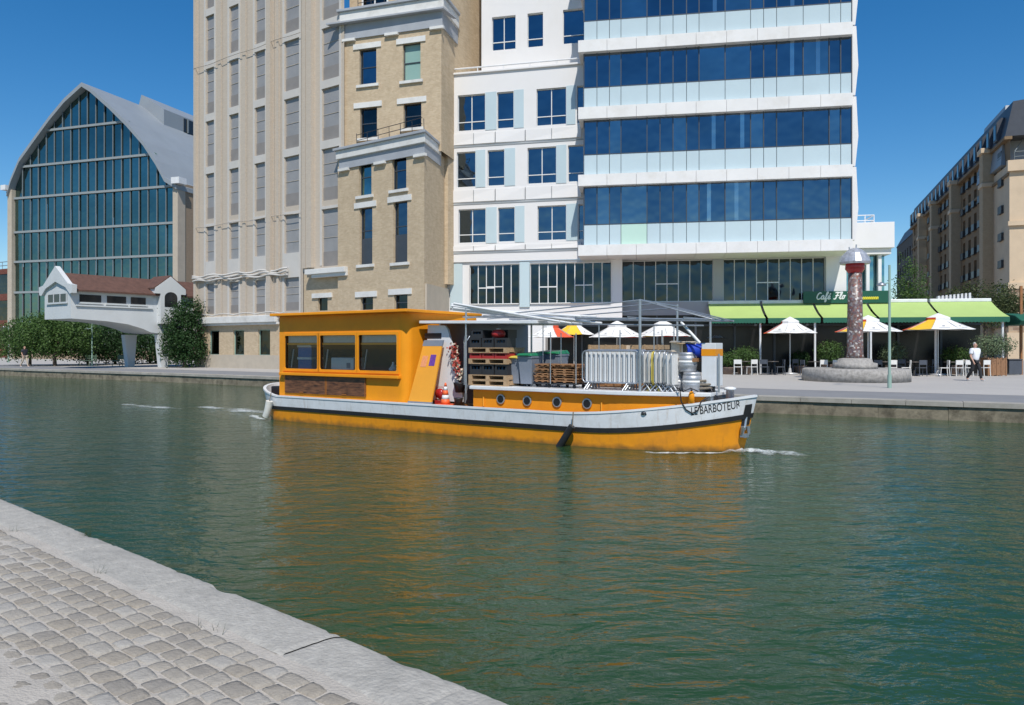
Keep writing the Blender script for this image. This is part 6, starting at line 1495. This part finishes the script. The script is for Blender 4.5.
# stacks of slatted boards
def boards(px0, px1, label, grp, seed):
    rd = random.Random(seed); x0, x1 = BF.x(px0, -.72), BF.x(px1, -.72); L = x1 - x0; first = None; z = zt1 + .12
    d = thing('dolly', 'low wheeled dolly under the ' + grp, 'dolly', BF, (x0, -.55, zt1)); b = MB(); b.box(.03, L - .03, -.26, .26, .075, .11); b.build('platform', M['darkmetal'], d)
    for sx in (.1, L - .1):
        for sy in (-.2, .2): b = MB(); b.cbox(sx, sy, .037, .075, .05, .074); b.build('castor', M['black'], d, .02)
    for k in range(8):
        if first is None:
            first = thing('slatted_board', label, 'board', BF, (x0, -.55, z), 0, grp)
            b = MB(); [b.box(0, L, -.28 + .115 * j, -.19 + .115 * j, .022, .044) for j in range(5)]; b.build('slats', M['plank'], first)
            b = MB(); [b.box(x, x + .06, -.28, .27, 0, .021) for x in (.03, L / 2 - .03, L - .09)]; b.build('battens', M['plank'], first)
        else: copy_thing(first, label, BF, (x0 + rd.uniform(-.04, .04), -.55 + rd.uniform(-.03, .03), z), rd.uniform(-.05, .05))
        z += .052
boards(537, 553.5, 'brown slatted wooden board in the narrow stack next to the green-lidded bin', 'narrow stack of slatted boards', 1)
boards(555, 579, 'brown slatted wooden board in the wide stack left of the metal barriers', 'wide stack of slatted boards', 2)
# crowd barriers
def make_barrier(label, L, Hh, frame_m, loc, rot, grp):
    r = thing('metal_barrier', label, 'barrier', BF, loc, rot, grp); rr = .085; z0 = .16
    b = MB(); pts = []
    for cx, cz, a0 in ((L - rr, Hh - rr, 0), (rr, Hh - rr, 90), (rr, z0 + rr, 180), (L - rr, z0 + rr, 270)):
        for k in range(5): a = R(a0 + 22.5 * k); pts.append((cx + rr * math.cos(a), 0, cz + rr * math.sin(a)))
    b.tube(pts + [pts[0]], .017, 8); b.build('outer_frame', frame_m, r)
    b = MB(); n = 12
    for k in range(1, n): x = L * k / n; b.box(x - .020, x + .020, -.009, .009, z0 + .01, Hh - .01 - .012 * (k % 2))
    b.build('bars', M['paperwhite'] if frame_m is not M['yelplastic'] else frame_m, r)
    for x in (L * .12, L * .80): b = MB(); b.tube([(x - .05, -.14, 0), (x, 0, z0)], .016, 6); b.tube([(x - .05, .14, 0), (x, 0, z0)], .016, 6); b.build('foot', frame_m, r)
    return r
bx0, bx1 = BF.x(582.5, -.92), BF.x(639, -.92); LB_ = bx1 - bx0; HB_ = BF.z(610, 351, -.92) - zt1
fb = make_barrier('galvanised metal barrier at the front of the stack, facing the water', LB_, HB_, M['galv'], (bx0, -.92, zt1), 0, 'metal barriers stacked side by side')
for k in range(1, 6): copy_thing(fb, 'galvanised metal barrier hidden behind the front one of the stack', BF, (bx0 + .03 * (k % 2), -.92 + .07 * k, zt1 + .01 * (k % 3)))
sb = None; grp = 'metal barriers stacked crosswise'
labs = ['first crosswise metal barrier, directly right of the front barrier', 'crosswise grey barrier just left of the yellow one', 'yellow metal barrier standing among the crosswise grey ones', 'crosswise grey barrier just right of the yellow one', 'crosswise grey barrier two to the right of the yellow one', 'crosswise grey barrier next to last on the keg side', 'crosswise grey barrier nearest the kegs', 'lower crosswise grey barrier behind the kegs']
for k, l in enumerate(labs):
    xx = bx1 + .07 + k * .085
    if k == 2: make_barrier(l, 1.0, HB_ - .02, M['yelplastic'], (xx, -.88 + .03 * (k % 3), zt1), R(90), grp)
    elif sb is None: sb = make_barrier(l, 1.0, HB_, M['galv'], (xx, -.88, zt1), R(90), grp)
    else: copy_thing(sb, l, BF, (xx, -.88 + .04 * (k % 3), zt1 - (.03 if k > 5 else 0)), R(90))
def wooden_crate(label, px, v, w_, h, z, m='plank'):
    r = on('wooden_crate', label, 'crate', px, v, 'wooden crates behind the barriers', 0, z); b = MB(); t = .02
    for k in range(4):
        z0 = h * k / 4 + .01; z1 = h * (k + 1) / 4 - .008
        b.box(0, w_, 0, t, z0, z1); b.box(0, w_, .48, .48 + t, z0, z1); b.box(0, t, t, .48, z0, z1); b.box(w_ - t, w_, t, .48, z0, z1)
    b.build('slats', M[m], r); b = MB(); [b.box(x, x + .04, -.012, -.001, 0, h) for x in (.02, w_ / 2 - .02, w_ - .06)]; loose(b.build('batten', M[m], r)); b = MB(); b.box(t, w_ - t, t, .48, 0, .015); b.build('floor', M[m], r)
for px, w_, nm in ((588, .92, 'left'), (630, .72, 'right')):
    wooden_crate(f'lower {nm} wooden crate mostly hidden behind the front metal barrier', px, .1, w_, .5, zt1); wooden_crate(f'upper {nm} wooden crate showing above the metal barriers', px, .1, w_, .46, zt1 + .502, 'pallet')
carton2 = on('cardboard_box', 'pale cardboard box between the two wooden crate stacks, above the barriers', 'box', 622, .2, 'cardboard boxes on the shelf board', .1, zt1); b = MB(); b.box(0, .2, 0, .3, 0, .94); b.build('box', M['paleboard'], carton2, .006)
# kegs, shelf board, boxes, drum, cabinet
def make_keg(label, loc, h=.40):
    r = thing('beer_keg', label, 'keg', BF, loc, 0, 'steel beer kegs')
    b = MB(); b.lathe([(.15, .03), (.185, .06), (.19, .12), (.197, .14), (.19, .16), (.19, h - .16), (.197, h - .14), (.19, h - .12), (.185, h - .07), (.12, h - .05)], 22); b.build('body', M['steel'], r)
    b = MB(); b.lathe([(.16, .0), (.172, .0), (.178, .07), (.166, .07)], 22); b.lathe([(.166, h - .08), (.178, h - .08), (.172, h), (.16, h)], 22); loose(b.build('rim', M['steel'], r))
    b = MB(); b.lathe([(.1915, h * .44), (.1915, h * .58)], 22); b.build('label_band', M['paperwhite'], r); return r
kx = lambda px, v: BF.x(px, v)
k1 = make_keg('bottom right steel beer keg beside the white cabinet', (kx(692, -.45), -.45, zt1))
copy_thing(k1, 'bottom left steel beer keg next to the barriers', BF, (kx(677, -.30), -.30, zt1)); copy_thing(k1, 'upper right steel beer keg below the brown shelf', BF, (kx(687.5, -.38), -.38, zt1 + .402)); copy_thing(k1, 'upper left steel beer keg half hidden by barriers', BF, (kx(674, -.22), -.22, zt1 + .402)); copy_thing(k1, 'steel beer keg behind the others, in their shade', BF, (kx(690, .15), .15, zt1))
sh = thing('shelf_board', 'reddish brown board above the kegs carrying boxes and the blue drum', 'board', BF, (kx(671, -.2), -.2, BF.z(688, 361.5, -.2)))
Ls = kx(701, -.2) - kx(671, -.2); b = MB(); b.box(0, Ls, -.3, .35, 0, .075); b.build('board', M['plank'], sh)
b = MB(); zf_ = zt1 - sh.location.z
for x in (.03, Ls - .06):
    for y in (.25,): b.box(x, x + .035, y, y + .035, zf_, -.001)
loose(b.build('leg', M['darkmetal'], sh))
zs2 = sh.location.z + .077
def carton(label, px, v, w_, d_, h, m, rot=0):
    r = on('cardboard_box', label, 'box', px, v, 'cardboard boxes on the shelf board', rot, zs2)
    b = MB(); b.box(0, w_, 0, d_, 0, h); b.build('box', m, r, .006)
    b = MB(); b.box(w_ / 2 - .03, w_ / 2 + .03, -.003, -.0005, 0.002, h); b.box(w_ / 2 - .03, w_ / 2 + .03, .0, d_, h + .0005, h + .003); b.build('tape', M['paleboard'], r)
    b = MB(); b.hexa([(0, -.10, h - .02), (w_, -.10, h - .02), (w_, .0, h + .004), (0, .0, h + .004), (0, -.10, h - .012), (w_, -.10, h - .012), (w_, 0, h + .010), (0, 0, h + .010)]); b.build('flap', m, r)
carton('pale cardboard box left on the shelf board', 671, -.42, .22, .3, .34, M['paleboard'], .1); carton('brown cardboard box in the middle of the shelf board', 679, -.40, .18, .3, .31, M['cardboard'], -.12); carton('pale open carton beside the blue drum', 686, -.40, .2, .3, .33, M['paleboard'], .2)
dr = on('blue_drum', 'blue plastic drum lying on its side next to the white cabinet', 'drum', 695, -.32, z=zs2 + .15); b = MB(); b.tube([(-.17, -.12, 0), (-.15, -.1, 0), (.2, .22, 0)], .15, 20); b.build('drum', M['blueplastic'], dr); b = MB(); b.tube([(-.185, -.135, 0), (-.172, -.122, 0)], .135, 20); b.build('mouth', M['darkpane'], dr)
cb = on('white_cabinet', 'tall white cabinet with an orange band on the foredeck', 'cabinet', 701.5, -.42); cw = kx(715.5, -.42) - kx(701.5, -.42); chh = BF.z(708, 343, -.42) - zt1
b = MB(); b.box(0, cw, 0, .42, .12, chh); b.build('body', M['boatwhite'], cb, .01); b = MB(); b.box(-.002, cw + .002, -.004, .424, chh - .26, chh - .12); b.build('orange_band', M['orange'], cb)
for x in (.05, cw - .1): b = MB(); b.box(x, x + .06, .03, .09, 0, .119); b.build('foot', M['black'], cb)
b = MB(); b.tube([(cw + .05, .05, -.0), (cw + .05, .05, chh * .78)], .02, 6); b.build('side_pipe', M['galv'], cb)
# deck clutter at the bow: can, hoses, rope
cn = on('gas_bottle', 'orange gas bottle at the forward end of the trunk', 'gas bottle', 691.5, -.80, z=.93); b = MB(); b.lathe([(.06, 0), (.06, .20), (.04, .25), (.02, .27)], 14); b.build('body', M['orange'], cn); b = MB(); b.lathe([(.02, .27), (.025, .31), (.01, .32)], 8); b.build('valve', M['darkmetal'], cn)
cn = on('jerrycan', 'grey metal can beside the orange gas bottle', 'can', 701.5, -.52, z=.93); b = MB(); b.box(0, .22, 0, .16, 0, .24); b.build('body', M['galv'], cn, .03); b = MB(); b.tube([(.03, .08, .24), (.05, .08, .31), (.17, .08, .31), (.19, .08, .24)], .015, 6); b.build('handle', M['darkmetal'], cn)
def rope(label, pts, r=.02, cat='rope', name='mooring_rope', m='rope'):
    o = thing(name, label, cat, BF, pts[0]); o0 = Vector(pts[0]); b = MB(); b.tube([Vector(p) - o0 for p in pts], r, 6); b.build('line', M[m], o); return o
coil = [(6.62 + .24 * math.cos(a) , -.32 + .16 * math.sin(a), 1.185 + .012 * a) for a in [k * .35 for k in range(52)]]
rope('dark rope coil lying at the forward end of the trunk', coil, .025)
x = kx(688, -1.05); rope('slack dark hose draped over the rail by the gas bottle', [(x - .3, -.80, 1.20), (x - .2, -.98, 1.27)] + [(x + q - .1, -near_side(x + q - .1, zq) - .03, zq) for q, zq in ((-.08, 1.0), (.0, .84), (.10, .77), (.20, .82), (.26, 1.0))] + [(x + .3, -.6, 1.12)], .013, 'hose', 'hose', 'black')
x = kx(676, -1.0); rope('looped dark cable at the trunk edge below the kegs', [(x - .1, -.7, 1.19), (x, -.95, 1.27), (x + .15, -1.0, 1.20), (x + .28, -.94, 1.27), (x + .36, -.75, 1.2)], .013, 'cable', 'cable', 'black')
# roof frame of pipes with its bundle of pale tubes
fr_ = thing('pipe_pergola', 'galvanised pipe frame spanning the foredeck with a low ridge', 'pergola', BF, (1.2, 0, zt1))
def fp(px, py, v): x = BF.x(px, v); return (x - 1.2, v, BF.z(px, py, v) - zt1)
def pipe(name, pts, r=.022, m='galv'): b = MB(); b.tube(pts, r, 7); b.build(name, M[m], fr_)
nv, fv = -.98, .95
xl0, xr0 = BF.x(463, nv) - 1.2, BF.x(707, nv) - 1.2; zt_l, zt_r = BF.z(463, 317, nv) - zt1, BF.z(700, 319, nv) - zt1
xm = BF.x(640, nv) - 1.2; zpk = BF.z(640, 300, nv) - zt1
pipe('post', [(BF.x(466, nv) - 1.2, nv, -.2), (BF.x(466, nv) - 1.2, nv, BF.z(466, 305, nv) - zt1)], .025)
pipe('post', [(xm, nv, .0), (xm, nv, zpk)], .03); pipe('post', [(xr0 - .5, .55, 0), (xr0 - .5, .55, zt_r)], .025); pipe('post', [(.4, fv, 0), (.4, fv, zt_l)], .025); pipe('post', [(xm, fv, 0), (xm, fv, zpk)], .025)
for v in (nv, -.15, fv):
    pipe('rafter', [(xl0 + .1, v, zt_l - .03), (xm, v, zpk - .04 * abs(v + .98)), (xr0, v * .6 - .1, zt_r)], .014)
pipe('rail', [(xl0, nv, zt_l), (xr0, nv * .6, zt_r)], .02); pipe('rail', [(xl0, fv, zt_l), (xr0, fv * .6, zt_r)], .02); pipe('rail', [(xl0, nv, zt_l - .14), (xr0 - .2, nv * .65, zt_r - .12)], .015)
for k in range(5): x = xl0 + (xr0 - xl0) * (k + .5) / 5; s = 1 - .4 * k / 5; pipe('crossbar', [(x, nv * s, zt_l + (zt_r - zt_l) * k / 5 + (.02)), (x, fv * s, zt_l + (zt_r - zt_l) * k / 5 + .02)], .012)
pipe('ridge', [(xm, nv, zpk), (xm, fv, zpk - .05)], .022); pipe('brace', [(BF.x(700, -.6) - 1.2, -.6, BF.z(700, 343, -.6) - zt1), (BF.x(681, -.6) - 1.2, -.6, BF.z(681, 322, -.6) - zt1)], .03, 'paperwhite')
for px, v, y0 in ((543, -.5, 323), (550.5, -.98, 332), (561, -.6, 333), (576, -.97, 333), (599, -.75, 325), (620, -.3, 330), (654, -.6, 325), (662, .3, 330), (674, -.2, 326)): pipe('rod', [fp(px, 384 if v < -.9 else 372, v), fp(px, y0, v)], .012)
for k in range(9):
    rd = random.Random(k); v = nv - .02 + .03 * (k % 3)
    r = thing('long_tube', 'pale metal tube in the bundle lying slanted above the white canopy', 'tube', BF, (0, 0, 0), 0, 'bundle of pale tubes'); o0 = r.location.copy()
    a = Vector((BF.x(452 + rd.uniform(-1, 3), nv), v, BF.z(454, 303.5 + k * .75, nv))); c = Vector((BF.x(560 + 4 * k, nv), v + .05 * k, BF.z(586, 315 + rd.uniform(0, 8), nv))); r.location = BF.w(*a)
    b = MB(); b.tube([Vector((0, 0, 0)), (c - a) * .5 + Vector((0, 0, -.015 * (k % 3))), c - a], .026, 7); b.build('tube', M['paperwhite'], r)
# things seen through the cabin windows
for k, lab in enumerate(('lower blue cool box with white lid on the counter inside the left cabin window', 'upper blue cool box with white lid inside the left cabin window')):
    r = thing('cool_box', lab, 'cool box', BF, (-4.78 + .0 * k, -1.04, 1.452 + .34 * k), 0, 'blue cool boxes in the cabin'); b = MB(); b.box(0, .56, -.2, .2, 0, .27); b.build('body', M['coolblue'], r, .02); b = MB(); b.box(-.02, .58, -.22, .22, .271, .338); b.build('lid', M['paperwhite'], r, .015)
r = thing('white_box', 'long white plastic box on the counter inside the middle cabin window', 'box', BF, (-3.46, -1.02, 1.452)); b = MB(); b.box(0, .88, -.2, .2, 0, .34); b.build('body', M['paperwhite'], r, .03); b = MB(); b.box(.62, .76, -.206, -.2, .06, .2); b.build('vent', M['greyplastic'], r)
r = thing('small_jug', 'small white jug inside the right cabin window', 'jug', BF, (-1.28, -1.08, 1.452)); b = MB(); b.lathe([(.10, 0), (.12, .06), (.07, .12), (.03, .2), (.035, .24)], 12); b.build('body', M['paperwhite'], r); b = MB(); b.tube([(.1, 0, .06), (.2, 0, .1), (.16, 0, .15), (.06, 0, .14)], .012, 6); b.build('handle', M['paperwhite'], r)
# foam thrown up by bow and stern: broken sheets of froth with small crests
def foam_material():
    m = mat('water_foam', (.66, .70, .69), .7, .1, 9); nt = m.node_tree; N = nt.nodes; L = nt.links
    at_ = N.new('ShaderNodeAttribute'); at_.attribute_name = 'thick'
    tc = N.new('ShaderNodeTexCoord'); n = N.new('ShaderNodeTexNoise'); n.inputs['Scale'].default_value = 9; n.inputs['Detail'].default_value = 8; n.inputs['Roughness'].default_value = .75; L.new(tc.outputs['Object'], n.inputs['Vector'])
    ad = N.new('ShaderNodeMath'); ad.operation = 'MULTIPLY'; L.new(n.outputs['Fac'], ad.inputs[0]); L.new(at_.outputs['Fac'], ad.inputs[1])
    mr = N.new('ShaderNodeMapRange'); mr.inputs['From Min'].default_value = .17; mr.inputs['From Max'].default_value = .48; mr.inputs['To Max'].default_value = .85; L.new(ad.outputs[0], mr.inputs[0])
    t = N.new('ShaderNodeBsdfTransparent'); mx = N.new('ShaderNodeMixShader'); L.new(mr.outputs[0], mx.inputs[0]); L.new(t.outputs[0], mx.inputs[1]); L.new(N['Principled BSDF'].outputs[0], mx.inputs[2]); L.new(mx.outputs[0], N['Material Output'].inputs[0])
    return m
b = MB(); thick = []
def foam(path, w0, h0, dens, n=60, m=14):
    """froth along a path of world points; dens gives its strength along the path"""
    P = [Vector((*p, 0)) for p in path]; vs = []
    for i in range(n + 1):
        t = i / n * (len(P) - 1); k = min(int(t), len(P) - 2); c = P[k].lerp(P[k + 1], t - k); d = (P[k + 1] - P[k]).normalized(); nn = Vector((-d.y, d.x, 0))
        f = math.sin(math.pi * (.04 + .92 * i / n)) ** .6; w_ = w0 * f
        for j in range(m + 1):
            q = j / m * 2 - 1; p = c + nn * (q * w_ * (1 + .5 * mnoise.noise(Vector((c.x * 2, c.y * 2, 5))))); bump = max(0, mnoise.fractal(Vector((p.x * 5, p.y * 5, 1)), 1, 2, 4) + .35)
            vs.append((p.x, p.y, .004 + h0 * bump * (1 - q * q) * f)); thick.append(max(0, dens * (1 - abs(q) ** 1.5) * f * (.75 + .6 * mnoise.noise(Vector((p.x * 1.3, p.y * 1.3, 3))))))
    b.add(vs, [(i * (m + 1) + j, (i + 1) * (m + 1) + j, (i + 1) * (m + 1) + j + 1, i * (m + 1) + j + 1) for i in range(n) for j in range(m)], 0, True)
bp_ = lambda t, v: tuple(BF.w(t, v))[:2]
foam([bp_(7.1, -.62), bp_(7.38, -.25), bp_(7.62, -.05), bp_(7.85, -.18), bp_(8.1, -.45)], .30, .09, 1.35)
foam([bp_(5.3, -1.62), bp_(6.2, -1.35), bp_(6.9, -.90), bp_(7.3, -.45)], .17, .035, 1.1)
foam([bp_(7.6, .1), bp_(8.2, .1), bp_(8.9, -.3)], .45, .03, .9)
foam([bp_(-5.6, -1.65), bp_(-6.6, -1.3), bp_(-7.6, -.7)], .22, .04, 1.0)
foam([bp_(-6.8, -.2), bp_(-8.2, .1), bp_(-10.2, .0), bp_(-12.5, .2)], .75, .02, .9)
foam([bp_(-10.5, -.8), bp_(-13, -.9), bp_(-16, -.8)], .5, .02, .72)
o = b.build('foam', foam_material(), None, kind='stuff'); tag(o, 'white foam on the water at bow and stern of the barge', 'foam')
a_ = o.data.attributes.new('thick', 'FLOAT', 'POINT'); a_.data.foreach_set('value', thick)
